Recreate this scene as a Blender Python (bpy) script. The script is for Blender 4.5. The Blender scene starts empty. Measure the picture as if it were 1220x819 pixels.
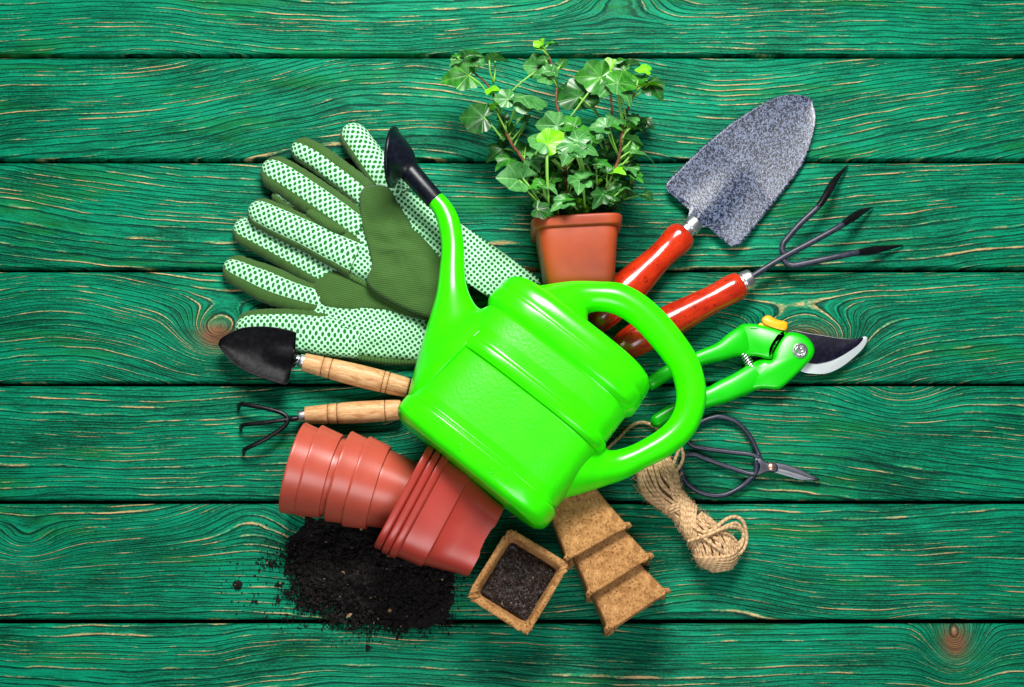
import bpy, math, random
from mathutils import Vector, Matrix, noise as mnoise
random.seed(7)
PI = math.pi
U = 0.0008                      # metres on the table per picture pixel at the aim point
TILT = math.radians(11.7)
TANW = 0.72                     # sensor width / focal length (36 / 50)
D = 1220 * U / TANW
CAM = Vector((0, -D * math.sin(TILT), D * math.cos(TILT)))
RX = Matrix.Rotation(TILT, 3, 'X')
scene = bpy.context.scene
COL = scene.collection

# ------------------------------------------------------------------ geometry helpers
def ray(x, y):
    return RX @ Vector(((x - 610) / 1220 * TANW, -(y - 409.5) / 1220 * TANW, -1))
def P(x, y, z=0.0):
    d = ray(x, y)
    return CAM + d * ((z * U - CAM.z) / d.z)
def sc(x, y, z=0.0):            # metres per pixel at that spot
    d = ray(x, y)
    return (z * U - CAM.z) / d.z / D * U
def nz(x, y, z=0.0): return mnoise.noise(Vector((x, y, z)))
def lerp(a, b, t): return a + (b - a) * t
def crom(pts, per=8, closed=False):
    n, out = len(pts), []
    rng = range(n if closed else n - 1)
    for i in rng:
        g = (lambda k: pts[k % n]) if closed else (lambda k: pts[max(0, min(n - 1, k))])
        p0, p1, p2, p3 = g(i - 1), g(i), g(i + 1), g(i + 2)
        for s in range(per):
            t = s / per
            out.append(tuple(0.5 * (2 * b + (c - a) * t + (2 * a - 5 * b + 4 * c - d) * t * t + (3 * b - a - 3 * c + d) * t ** 3)
                             for a, b, c, d in zip(p0, p1, p2, p3)))
    if not closed: out.append(tuple(pts[-1]))
    return out
def resample(pts, n, closed=False):
    q = list(pts) + ([pts[0]] if closed else [])
    L = [0.0]
    for a, b in zip(q, q[1:]): L.append(L[-1] + math.dist(a[:2], b[:2]))
    out, k, m = [], 0, (n if closed else n - 1)
    for i in range(n):
        s = L[-1] * i / m
        while k < len(L) - 2 and L[k + 1] < s: k += 1
        t = (s - L[k]) / max(1e-9, L[k + 1] - L[k])
        out.append(tuple(lerp(a, b, t) for a, b in zip(q[k], q[k + 1])))
    return out

class MB:                       # mesh under construction, in world metres
    def __init__(s): s.v, s.f, s.uv, s.m = [], [], [], []
    def grid(s, rows, uvs=None, mats=None, wrap=False, cap0=False, cap1=False):
        b, nr, nc = len(s.v), len(rows), len(rows[0])
        for i, r in enumerate(rows):
            for j, p in enumerate(r):
                s.v.append(tuple(p)); s.uv.append(uvs[i][j] if uvs else (0, 0))
        for i in range(nr - 1):
            for j in range(nc if wrap else nc - 1):
                k = (j + 1) % nc
                s.f.append((b + i * nc + j, b + i * nc + k, b + (i + 1) * nc + k, b + (i + 1) * nc + j))
                s.m.append(mats(i, j) if mats else 0)
        if cap0: s.f.append(tuple(b + j for j in range(nc))[::-1]); s.m.append(mats(0, 0) if mats else 0)
        if cap1: s.f.append(tuple(b + (nr - 1) * nc + j for j in range(nc))); s.m.append(mats(nr - 2, 0) if mats else 0)
        return s
    def tube(s, pts, rad, n=10, cap=True, u0=0.0):     # pts: world Vectors, rad: metres
        rows, uvs, L = [], [], u0
        T = [(pts[min(i + 1, len(pts) - 1)] - pts[max(i - 1, 0)]).normalized() for i in range(len(pts))]
        nrm = T[0].orthogonal().normalized()
        for i, p in enumerate(pts):
            nrm = (nrm - T[i] * nrm.dot(T[i])).normalized()
            bn = T[i].cross(nrm); r = rad[i] if isinstance(rad, (list, tuple)) else rad
            if i: L += (p - pts[i - 1]).length / U
            rows.append([p + nrm * (r * math.cos(2 * PI * k / n)) + bn * (r * math.sin(2 * PI * k / n)) for k in range(n)])
            uvs.append([(L, k / n) for k in range(n)])
        return s.grid(rows, uvs, wrap=True, cap0=cap, cap1=cap)
    def lathe(s, a, b, prof, n=36, e=2.0):                    # a, b world points; prof: (fraction of the length or beyond, radius m)
        ax = b - a; L = ax.length; ax.normalize()
        e1 = (Vector((0, 0, 1)) - ax * ax.z) if abs(ax.z) < .99 else Vector((1, 0, 0)); e1.normalize(); e2 = ax.cross(e1)
        sp = lambda c: math.copysign(abs(c) ** (2 / e), c)
        rows = [[a + ax * (t * L) + (e1 * sp(math.cos(2 * PI * k / n)) + e2 * sp(math.sin(2 * PI * k / n))) * r for k in range(n)] for t, r in prof]
        uvs = [[(t * L / U, k / n) for k in range(n)] for t, r in prof]
        return s.grid(rows, uvs, wrap=True, cap0=True, cap1=True)
    def plate(s, outline, z0, z1, bev=1.5, zf=None, per=4, dome=0.0, mat=0):
        o = crom(outline, per, True)
        n = len(o); area = sum(o[i][0] * o[(i + 1) % n][1] - o[(i + 1) % n][0] * o[i][1] for i in range(n))
        sg = 1 if area > 0 else -1
        nr = []
        for i in range(n):
            dx, dy = o[(i + 1) % n][0] - o[i - 1][0], o[(i + 1) % n][1] - o[i - 1][1]
            l = math.hypot(dx, dy) or 1; nr.append((-dy / l * sg, dx / l * sg))
        lv = [(0, z0), (0, z1 - bev), (bev * .3, z1 - bev * .3), (bev, z1)]
        if dome: lv.append((bev * 2.5, z1 + dome))
        rows = [[P(o[i][0] + nr[i][0] * ins, o[i][1] + nr[i][1] * ins, z + (zf(o[i][0], o[i][1]) * (z - z0) / (z1 - z0) if zf else 0)) for i in range(n)] for ins, z in lv]
        return s.grid(rows, [[(x[0], x[1]) for x in o] for _ in lv], wrap=True, cap0=True, cap1=True, mats=lambda i, j: mat)
    def strip(s, path, n=28, rounds=(True, True), step=2.0, expo=2.0, mats=None, crease=None, wr=0.0, flat=0.85):
        """limb along a picture path of (x, y, z, half width, half depth[, shift])"""
        d = crom(path, 10)
        L = [0.0]
        for a, b in zip(d, d[1:]): L.append(L[-1] + math.dist(a[:2], b[:2]))
        tot = L[-1]; m = max(6, int(tot / step)); ss = [tot * i / m for i in range(m + 1)]
        w0, w1 = path[0][3], path[-1][3]
        if rounds[0]: ss = [w0 * (1 - math.cos(PI / 2 * k / 9)) for k in range(9)] + [x for x in ss if x >= w0]
        if rounds[1]: ss = [x for x in ss if x <= tot - w1] + [tot - w1 * (1 - math.cos(PI / 2 * k / 9)) for k in range(8, -1, -1)]
        rows, uvs, k = [], [], 0
        for q in ss:
            k = 0
            while k < len(L) - 2 and L[k + 1] < q: k += 1
            t = (q - L[k]) / max(1e-9, L[k + 1] - L[k])
            c = [lerp(a, b, t) for a, b in zip(d[k], d[k + 1])]
            a, b = d[max(0, k - 3)], d[min(len(d) - 1, k + 4)]
            tx, ty = b[0] - a[0], b[1] - a[1]; l = math.hypot(tx, ty) or 1
            px, py = -ty / l, tx / l                    # to the right of the direction of travel, in the picture
            x, y, z, w, h = c[:5]; f = 1.0
            if rounds[0] and q < w0: f = math.sqrt(max(0.0, 1 - (1 - q / w0) ** 2))
            if rounds[1] and q > tot - w1: f = min(f, math.sqrt(max(0.0, 1 - (1 - (tot - q) / w1) ** 2)))
            f = max(f, 0.02); row, uv = [], []
            for j in range(n + 1):
                th = -PI / 2 + 2 * PI * j / n
                cc, s_ = math.cos(th), math.sin(th)
                e = 2 / expo
                cx = math.copysign(abs(cc) ** e, cc) * w * f; cz = math.copysign(abs(s_) ** e, s_) * h * f ** flat
                if crease:
                    for cr in crease:
                        g = math.exp(-((cc - cr) / 0.07) ** 2) * (1 if s_ > -0.3 else 0); cx *= 1 - .05 * g; cz *= 1 - .16 * g
                if wr:
                    k1 = 1 + wr * nz(q * .09 + x, cc * 1.7 + y * .01, s_ * 1.5) + wr * .5 * nz(q * .25 + y, cc * 3, s_ * 2)
                    cz *= k1; cx *= 1 + (k1 - 1) * .4
                p = P(x + px * cx, y + py * cx, z); p.z += cz * sc(x, y, z)
                row.append(p); uv.append((q, th * w0))
            rows.append(row); uvs.append(uv)
        return s.grid(rows, uvs, mats=mats, cap0=True, cap1=True)
    def rings(s, secs, per=6, n=40, expo=2.0):
        """loft of sections (cx, cy, z, hx, hy, depth): half vector in the picture, half depth upward"""
        rows, uvs, L, last = [], [], 0, None
        for c in crom(secs, per):
            x, y, z, hx, hy, h = c
            row = []
            for j in range(n + 1):
                th = -PI / 2 + 2 * PI * j / n; e = 2 / expo
                cc, ss = math.cos(th), math.sin(th)
                cc = math.copysign(abs(cc) ** e, cc); ss = math.copysign(abs(ss) ** e, ss)
                p = P(x + hx * cc, y + hy * cc, z); p.z += ss * h * sc(x, y, z); row.append(p)
            if last: L += math.dist(last, (x, y))
            last = (x, y); rows.append(row); uvs.append([(L, j / n * 60) for j in range(n + 1)])
        return s.grid(rows, uvs, cap0=True, cap1=True)
    def cushion(s, outline, z0, h, p=3.0, zf=None, wr=0.0, rot=0.0, mat=0, rings=16, per=5, edge=None):
        o = crom(outline, per, True); n = len(o)
        cx, cy = sum(a[0] for a in o) / n, sum(a[1] for a in o) / n
        rows, uvs = [], []
        for k in range(rings + 1):
            t = 1 - (1 - k / rings) ** 1.6 if False else k / rings
            s_ = 1 - t ** 1.5
            row, uv = [], []
            for x, y in o:
                X, Y = cx + (x - cx) * s_, cy + (y - cy) * s_
                z = z0 + h * max(0.0, 1 - s_ ** p) ** (1 / p)
                if zf: z += zf(X, Y)
                if wr: z += wr * (1 - s_ ** 4) * (nz(X * .035, Y * .06, 1.5) + .55 * nz(X * .08 + Y * .05, Y * .12, 4.5))
                row.append(P(X, Y, z)); uv.append((X * math.cos(rot) + Y * math.sin(rot), -X * math.sin(rot) + Y * math.cos(rot)))
            rows.append(row); uvs.append(uv)
        return s.grid(rows, uvs, wrap=True, cap0=True, cap1=True, mats=lambda i, j: mat)
    def blade(s, left, right, zf, thick, nu=40, nv=14, raw=False):
        """shell between two picture polylines; zf(u, v) height, u along, v in -1..1 across"""
        l, r = (resample(crom(left, 8), nu), resample(crom(right, 8), nu)) if not raw else (resample(left, nu), resample(right, nu))
        rows, uvs = [], []
        for i in range(nu):
            u = i / (nu - 1); top, bot, ut = [], [], []
            for j in range(nv + 1):
                v = -1 + 2 * j / nv; t = j / nv
                x, y = lerp(l[i][0], r[i][0], t), lerp(l[i][1], r[i][1], t)
                z = zf(u, v); top.append(P(x, y, z)); bot.append(P(x, y, z - thick)); ut.append((x, y))
            rows.append(top + bot[::-1]); uvs.append(ut + ut[::-1])
        return s.grid(rows, uvs, wrap=True, cap0=True, cap1=True)
    def build(s, name, mat, parent=None, sharp=None, smooth=True):
        me = bpy.data.meshes.new(name)
        org = Vector(ROOT.get(parent.name, (0, 0, 0))) if parent else Vector((0, 0, 0))
        me.from_pydata([tuple(Vector(v) - org) for v in s.v], [], s.f)
        mats = mat if isinstance(mat, (list, tuple)) else [mat]
        for m in mats: me.materials.append(m)
        me.polygons.foreach_set('material_index', s.m)
        uvl = me.uv_layers.new(name='UVMap'); lv = [0] * len(me.loops); me.loops.foreach_get('vertex_index', lv)
        flat = []
        for i in lv: flat += s.uv[i]
        uvl.data.foreach_set('uv', flat)
        import bmesh
        bm = bmesh.new(); bm.from_mesh(me); bmesh.ops.recalc_face_normals(bm, faces=bm.faces); bm.to_mesh(me); bm.free()
        me.polygons.foreach_set('use_smooth', [smooth] * len(me.polygons))
        if sharp: me.set_sharp_from_angle(angle=math.radians(sharp))
        me.update()
        o = bpy.data.objects.new(name, me); COL.objects.link(o)
        if parent:
            o.parent = parent; ROOT[o.name] = tuple(org)
        return o
ROOT = {}
def thing(name, label, cat, loc, group=None, kind=None):
    o = bpy.data.objects.new(name, None); COL.objects.link(o)
    o.empty_display_size = .02; o.location = loc; ROOT[o.name] = tuple(loc)
    o['label'] = label; o['category'] = cat
    if group: o['group'] = group
    if kind: o['kind'] = kind
    return o
def tag(o, label, cat, group=None, kind=None):
    o['label'] = label; o['category'] = cat
    if group: o['group'] = group
    if kind: o['kind'] = kind
    return o
def copy_thing(src, label):
    r = src.copy(); COL.objects.link(r); r['label'] = label
    for ch in list(src.children):
        c = ch.copy(); COL.objects.link(c); c.parent = r
        for g in list(ch.children):
            k = g.copy(); COL.objects.link(k); k.parent = c
    return r

# ------------------------------------------------------------------ material helpers
class X:                         # a node socket one can calculate with
    def __init__(s, t, k): s.t, s.k = t, k
    def op(s, o, b=None, c=None):
        n = s.t.nodes.new('ShaderNodeMath'); n.operation = o
        for i, v in enumerate((s, b, c)):
            if v is None: continue
            if isinstance(v, X): s.t.links.new(v.k, n.inputs[i])
            else: n.inputs[i].default_value = v
        return X(s.t, n.outputs[0])
    def __add__(s, b): return s.op('ADD', b)
    def __sub__(s, b): return s.op('SUBTRACT', b)
    def __mul__(s, b): return s.op('MULTIPLY', b)
    def __truediv__(s, b): return s.op('DIVIDE', b)
    def inv(s): return (s * -1.0) + 1.0
    def step(s, a, b):
        n = s.t.nodes.new('ShaderNodeMapRange'); n.interpolation_type = 'SMOOTHSTEP'
        s.t.links.new(s.k, n.inputs[0]); n.inputs[1].default_value = a; n.inputs[2].default_value = b
        return X(s.t, n.outputs[0])
    def clamp(s): return s.op('MAXIMUM', 0.0).op('MINIMUM', 1.0)
class Mat:
    def __init__(s, name):
        s.m = bpy.data.materials.new(name); s.m.use_nodes = True; s.t = s.m.node_tree; s.b = s.t.nodes['Principled BSDF']
    def vec(s, x, y, z=0.0):
        n = s.t.nodes.new('ShaderNodeCombineXYZ')
        for i, v in enumerate((x, y, z)):
            if isinstance(v, X): s.t.links.new(v.k, n.inputs[i])
            else: n.inputs[i].default_value = v
        return n.outputs[0]
    def uv(s):
        n = s.t.nodes.new('ShaderNodeUVMap'); n.uv_map = 'UVMap'
        q = s.t.nodes.new('ShaderNodeSeparateXYZ'); s.t.links.new(n.outputs[0], q.inputs[0])
        return X(s.t, q.outputs[0]), X(s.t, q.outputs[1])
    def obj(s):
        return s.t.nodes.new('ShaderNodeTexCoord').outputs['Object']
    def noise(s, v, scale=1.0, detail=2.0, rough=.5, dist=0.0):
        n = s.t.nodes.new('ShaderNodeTexNoise'); s.t.links.new(v, n.inputs['Vector'])
        n.inputs['Scale'].default_value = scale; n.inputs['Detail'].default_value = detail
        n.inputs['Roughness'].default_value = rough; n.inputs['Distortion'].default_value = dist
        return X(s.t, n.outputs[0])
    def voro(s, v, scale, feat='F1', out='Distance'):
        n = s.t.nodes.new('ShaderNodeTexVoronoi'); n.feature = feat; s.t.links.new(v, n.inputs['Vector']); n.inputs['Scale'].default_value = scale
        return X(s.t, n.outputs[out])
    def mix(s, f, a, b):
        n = s.t.nodes.new('ShaderNodeMix'); n.data_type = 'RGBA'
        if isinstance(f, X): s.t.links.new(f.k, n.inputs[0])
        else: n.inputs[0].default_value = f
        for v, i in ((a, 6), (b, 7)):
            if isinstance(v, tuple): n.inputs[i].default_value = (*v, 1)
            else: s.t.links.new(v, n.inputs[i])
        return n.outputs[2]
    def set(s, color=None, rough=None, metal=None, spec=None, coat=None, bump=None, bstr=.3, bdist=.001, **kw):
        def put(k, v):
            if isinstance(v, X): s.t.links.new(v.k, s.b.inputs[k])
            elif isinstance(v, tuple): s.b.inputs[k].default_value = (*v, 1)
            elif isinstance(v, (int, float)): s.b.inputs[k].default_value = v
            elif v is not None: s.t.links.new(v, s.b.inputs[k])
        put('Base Color', color); put('Roughness', rough); put('Metallic', metal); put('Specular IOR Level', spec); put('Coat Weight', coat)
        for k, v in kw.items(): put(k.replace('_', ' '), v)
        if bump is not None:
            n = s.t.nodes.new('ShaderNodeBump'); n.inputs['Strength'].default_value = bstr; n.inputs['Distance'].default_value = bdist
            s.t.links.new(bump.k, n.inputs['Height']); s.t.links.new(n.outputs[0], s.b.inputs['Normal'])
        return s.m

GAPS = [66.5, 191.5, 321.5, 457.5, 598, 740.5]
def tab(x, y):                   # picture pixel -> table coordinates in hundreds of pixels
    p = P(x, y); return p.x / U / 100, -p.y / U / 100

def wood_mat():
    M = Mat('painted_wood'); u, v = M.uv()
    low = M.noise(M.vec(u * .13, v * .30), 1.0, 1.5, .45) - .5
    mid = M.noise(M.vec(u * .55, v * .9), 1.0, 2, .5) - .5
    r = v + low * 1.05 + mid * .20
    core = None
    # knots: picture x, y, plank row, height, half sizes
    for (kx, ky, row, h, sx, sy) in KNOTS:
        X0, Y0 = tab(kx, ky); Y0 += row * 20
        dx = (u - X0) / sx; dy = (v - Y0) / sy
        g = ((dx * dx + dy * dy) * -1.0).op('EXPONENT')
        r = r + g * h
        if abs(h) > .5 and sy < 1:
            c = ((dx * dx + dy * dy) * -5.0).op('EXPONENT')
            core = c if core is None else core + c
    q = r * 15.5 + (M.noise(M.vec(r * 1.7, 0.0, 3.3), 1.0, 1, .5) - .5) * 9.0 + (M.noise(M.vec(u * 2.2, v * 9.0), 1.0, 3, .6) - .5) * .55
    ring = q.op('FLOOR'); saw = q.op('FRACT')
    wear = M.noise(M.vec(u * .55, ring * 5.17, 1.0), 1.0, 2.5, .6) * .62 + M.noise(M.vec(u * 3.0, r * 26.0), 1.0, 3, .6) * .42
    fib = M.noise(M.vec(u * 3.5, r * 70.0), 1.0, 3, .65)
    speck = M.noise(M.vec(u * 26.0, v * 60.0), 1.0, 2, .6)
    blot = M.noise(M.vec(u * .55, v * 2.2, 5.0), 1.0, 4, .6)
    wide = M.noise(M.vec(u * .5, ring * 3.3, 7.0), 1.0, 1, .5)
    ridge = (saw - (wide.inv() * .35 + .47)).step(0.0, .16) * (saw.step(.84, .93).inv())
    groove = saw.step(.80, .95) * (saw - 1.0 + 1.0).step(.97, 1.0).inv() + (saw.step(0.0, .16).inv()) * .9
    tanm = (ridge * (wear + (speck - .5) * .12).step(.53, .63)).clamp()
    grm = (groove * (wear * .8 + fib * .55).step(.38, .70)).clamp()
    q2 = r * 47.0 + (M.noise(M.vec(u * 1.1, v * 14.0), 1.0, 3, .6) - .5) * 1.6
    fine = (q2.op('FRACT') - .5).op('ABSOLUTE').step(.05, .30).inv() * M.noise(M.vec(u * 1.6, q2.op('FLOOR') * 3.7, 2.0), 1.0, 2, .6).step(.46, .62)
    base = M.mix((blot * .46 + fib * .42 + speck * .26).step(.42, .70), (.000, .036, .014), (.000, .255, .130))
    base = M.mix(fine * .9, base, (.000, .020, .014))
    base = M.mix((M.noise(M.vec(u * .45, v * 2.6, 9.0), 1.0, 3, .6)).step(.54, .68) * .45, base, (.006, .15, .012))
    base = M.mix(wear.step(.36, .62) * ridge * .45, base, (.004, .38, .16))
    c = M.mix(grm * .95, base, (.000, .022, .018))
    tanc = M.mix((fib * .6 + speck * .4).step(.3, .7), (.34, .19, .06), (.82, .53, .27))
    c = M.mix(tanm * .88, c, tanc)
    if core is not None:
        kc = M.mix(fib.step(.35, .65), (.05, .025, .012), (.24, .10, .05))
        c = M.mix((core * 1.7 * (fib * .8 + .4)).clamp() * .92, c, kc)
    h = ridge * .7 - grm * .9 + fib * .35 - fine * .5
    return M.set(c, (fib * .2 + .45), spec=.09, bump=h, bstr=.55, bdist=.0011)
KNOTS = [(258, 400, 3, -.60, .45, .32), (962, 408, 3, -.95, .62, .34), (32, 652, 5, -.30, .5, .26), (1138, 765, 6, -.75, .30, .36),
         (1070, 452, 4, -.50, .55, .45), (744, -8, 0, .42, .6, .30), (470, 130, 1, .80, 2.4, 4.0), (1400, 130, 1, .9, 3.2, 4.0), (-60, 250, 2, .42, 2.4, 4.0),
         (560, 480, 4, .4, .9, .4), (840, 700, 5, .30, 1.2, .5), (300, 600, 5, .40, .7, .4), (1250, 390, 3, .35, 1.6, 4.0), (60, 390, 3, .30, 1.2, 4.0)]

def simple(name, col, rough=.4, metal=0.0, spec=.5, **kw):
    return Mat(name).set(col, rough, metal, spec, **kw)
def can_mat(pebble):
    M = Mat('green_plastic_pebbled' if pebble else 'green_plastic')
    o = M.obj(); n = M.noise(o, 60, 2)
    b = M.voro(o, 330, 'SMOOTH_F1') + M.noise(o, 420, 2) * .5 if pebble else M.noise(o, 220, 2)
    return M.set(M.mix(n.step(.3, .7), (.030, .80, .000), (.038, .86, .000)), .22 if not pebble else .34, spec=.42, bump=b, bstr=.20 if pebble else .008, bdist=.0008)
def plastic_mat(name, c1, c2, rough=.27, trans=0.0):
    M = Mat(name); o = M.obj(); n = M.noise(o, 25, 3)
    f = M.noise(o, 400, 2)
    return M.set(M.mix(n.step(.3, .7), c1, c2), (M.noise(o, 60, 3) * .12 + rough), spec=.45, bump=f, bstr=.05, bdist=.0005)
def dot_mat():
    M = Mat('dotted_fabric'); u, v = M.uv(); pitch = 5.2
    wob = M.noise(M.vec(u * .12, v * .12), 1.0, 2) - .5
    a = ((u + v) * (.7071 / pitch) + wob * .3); b = ((u - v) * (.7071 / pitch) + wob * .3)
    fa = a.op('FRACT') - .5; fb = b.op('FRACT') - .5
    rag = M.noise(M.vec(u * .7, v * .7), 1.0, 2) - .5
    d = (fa * fa + fb * fb).op('SQRT') + rag * .07
    dot = d.step(.37, .27)
    dot = d.step(.32, .40).inv()
    weave = M.noise(M.vec(u * 1.3, v * 1.3), 1.0, 3, .7)
    fab = M.mix(weave.step(.3, .7), (.26, .66, .38), (.58, .93, .66))
    dc = M.mix(weave, (.002, .085, .006), (.02, .21, .025))
    return M.set(M.mix(dot, fab, dc), .8, spec=.2, bump=dot * .8 + weave * .5, bstr=.5, bdist=.0006)
def olive_mat():
    M = Mat('olive_knit'); u, v = M.uv()
    wv = ((u * 1.6 + v * 2.2 + M.noise(M.vec(u * .3, v * .3), 1.0, 2) * 2.0)).op('SINE') * .5 + .5
    fz = M.noise(M.vec(u * 1.5, v * 1.5), 1.0, 3, .7); bl = M.noise(M.vec(u * .05, v * .05), 1.0, 3)
    c = M.mix(wv * .45 + fz * .35 + bl * .25, (.010, .042, .006), (.070, .165, .034))
    return M.set(c, .85, spec=.15, bump=wv * .6 + fz * .8, bstr=.6, bdist=.0006, Sheen_Weight=.15)
def wood_handle_mat():
    M = Mat('natural_beech'); u, v = M.uv()
    g = M.noise(M.vec(u * .035, (v * 6.283).op('SINE') * 1.8, (v * 6.283).op('COSINE') * 1.8), 2.0, 4, .6, .8)
    f = M.noise(M.vec(u * .12, v * 60.0), 1.0, 3, .6)
    pore = M.noise(M.vec(u * .3, v * 90.0), 1.0, 1).step(.64, .72)
    c = M.mix((g * .7 + f * .3).step(.3, .7), (.40, .17, .055), (.74, .46, .22))
    return M.set(M.mix(pore * .6, c, (.22, .085, .03)), .48, spec=.35, bump=f + pore * -.6, bstr=.2, bdist=.0005)
def red_mat():
    M = Mat('red_varnished_wood'); u, v = M.uv()
    f = M.noise(M.vec(u * .05, v * 40.0), 1.0, 4, .6); o = M.obj()
    spot = M.noise(o, 330, 3, .6).step(.60, .68); bl = M.noise(o, 45, 3)
    c = M.mix((f * .5 + bl * .5).step(.3, .7), (.30, .009, .003), (.62, .036, .005))
    return M.set(M.mix(spot * .75, c, (.07, .004, .002)), .22, spec=.5, coat=.3, bump=M.noise(o, 150, 3), bstr=.10, bdist=.001)
def hammer_mat():
    M = Mat('hammered_silver_paint'); o = M.obj()
    n = M.noise(o, 480, 1.5, .5, .9)
    k = n.step(.46, .57)
    c = M.mix(k, (.007, .010, .028), (.10, .128, .20))
    return M.set(c, .30, metal=0.0, spec=.42, bump=n, bstr=.3, bdist=.0008)
def peat_mat():
    M = Mat('pressed_peat'); o = M.obj()
    a = M.noise(o, 160, 5, .7); s = M.noise(o, 560, 2).step(.56, .66); l = M.noise(o, 600, 2, .5, 1.0).step(.62, .72)
    big = M.noise(o, 30, 3)
    c = M.mix((a * .7 + big * .3).step(.32, .66), (.23, .100, .030), (.48, .25, .095))
    c = M.mix(s * .7, c, (.08, .028, .007)); c = M.mix(l * .6, c, (.66, .44, .2))
    return M.set(c, .92, spec=.12, bump=a + M.noise(o, 900, 3) * .6, bstr=.8, bdist=.0012)
def soil_mat():
    M = Mat('dark_soil'); o = M.obj(); n = M.noise(o, 300, 4, .7); g = M.voro(o, 500, 'F1')
    w = M.noise(o, 240, 1).step(.70, .76)
    c = M.mix(n.step(.35, .75), (.0022, .0016, .0016), (.016, .011, .010))
    return M.set(M.mix(w * .5, c, (.10, .08, .07)), .7, spec=.22, bump=n + g, bstr=.8, bdist=.0015)
def twine_mat():
    M = Mat('jute_twine'); u, v = M.uv()
    tw = ((u * .95 + v * 6.283) ).op('SINE') * .5 + .5
    f = M.noise(M.vec(u * .25, v * 9.0), 1.0, 4, .7); o = M.obj()
    c = M.mix((tw * .14 + f * .86).step(.28, .72), (.34, .185, .08), (.80, .56, .32))
    return M.set(c, .9, spec=.12, bump=tw * .4 + f, bstr=.5, bdist=.0005)
def leaf_mat(name, d, l, vein, gloss=.33):
    M = Mat(name); u, v = M.uv()
    ang = v.op('ARCTAN2', u); rad = (u * u + v * v).op('SQRT')
    vm = None
    for a in (0, .72, -.72, 1.65, -1.65):
        k = (((ang - a).op('ABSOLUTE')) * rad).step(.006, .035).inv()
        vm = k if vm is None else vm.op('MAXIMUM', k)
    sub = ((rad * 26.0 - ang.op('ABSOLUTE') * 9.0).op('SINE')).step(.75, 1.0)
    n = M.noise(M.obj(), 90, 3)
    c = M.mix(n.step(.3, .7), d, l)
    c = M.mix((vm * .36 + sub * .12).clamp(), c, vein)
    return M.set(c, gloss, spec=.45, bump=vm * -1.0 + n * .4, bstr=.3, bdist=.001, Subsurface_Weight=0.0)
def metal_mat(name, col, rough):
    M = Mat(name); o = M.obj(); n = M.noise(o, 120, 4, .6)
    return M.set(col, (n * .25 + rough), metal=1.0, bump=M.noise(o, 350, 3), bstr=.06, bdist=.0005)
def black_mat(name, col, rough, sp=.5):
    M = Mat(name); o = M.obj(); n = M.noise(o, 200, 4, .6)
    return M.set(M.mix(n.step(.4, .7), col, tuple(c * 2.2 for c in col)), (n * .2 + rough), spec=sp, bump=M.noise(o, 420, 3), bstr=.12, bdist=.0006)

WOOD, CANP, CAN = wood_mat(), can_mat(True), can_mat(False)
DOT, OLIVE, BEECH, RED, HAMMER, PEAT, SOIL, TWINE = dot_mat(), olive_mat(), wood_handle_mat(), red_mat(), hammer_mat(), peat_mat(), soil_mat(), twine_mat()
TERRA = plastic_mat('terracotta_plastic', (.39, .060, .035), (.45, .076, .046))
TERRA2 = plastic_mat('square_terracotta_plastic', (.31, .029, .019), (.37, .039, .027))
IVYPOT = plastic_mat('orange_terracotta_plastic', (.26, .032, .009), (.36, .054, .009), .45)
STEEL = metal_mat('zinc_plated_steel', (.78, .80, .82), .22)
CHROME = metal_mat('bright_steel', (.85, .86, .88), .10)
GRIND = simple('ground_blade_steel', (.56, .62, .63), .38, .35)
BLACKP = black_mat('black_plastic', (.002, .003, .007), .26, .32)
BLACKM = black_mat('black_enamel', (.002, .002, .003), .24, .38)
DARKTEF = black_mat('black_blade_coating', (.003, .003, .010), .26, .2)
IRON = black_mat('blued_iron', (.010, .013, .027), .30)
IRON2 = metal_mat('forged_steel', (.10, .105, .13), .38)
COPPER = metal_mat('copper_rivet', (.62, .33, .25), .30)
GREYM = black_mat('dark_grey_enamel', (.016, .019, .034), .33)
SHEARG = plastic_mat('shears_green_plastic', (.004, .46, .002), (.006, .54, .002), .24)
YEL = plastic_mat('orange_yellow_plastic', (.85, .33, .004), (.92, .42, .01), .3)
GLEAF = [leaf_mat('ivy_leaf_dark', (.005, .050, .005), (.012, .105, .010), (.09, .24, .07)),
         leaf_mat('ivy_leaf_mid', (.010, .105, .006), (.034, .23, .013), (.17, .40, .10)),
         leaf_mat('ivy_leaf_pale_sheen', (.025, .15, .025), (.07, .27, .06), (.30, .54, .25)),  # pale and variegated leaves; their reflected sheen is put into the colour
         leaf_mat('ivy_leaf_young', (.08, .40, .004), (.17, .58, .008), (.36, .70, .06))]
STEMB = black_mat('ivy_stem', (.10, .035, .018), .6, .3)
STEMG = simple('ivy_petiole', (.17, .42, .05), .5)

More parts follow.
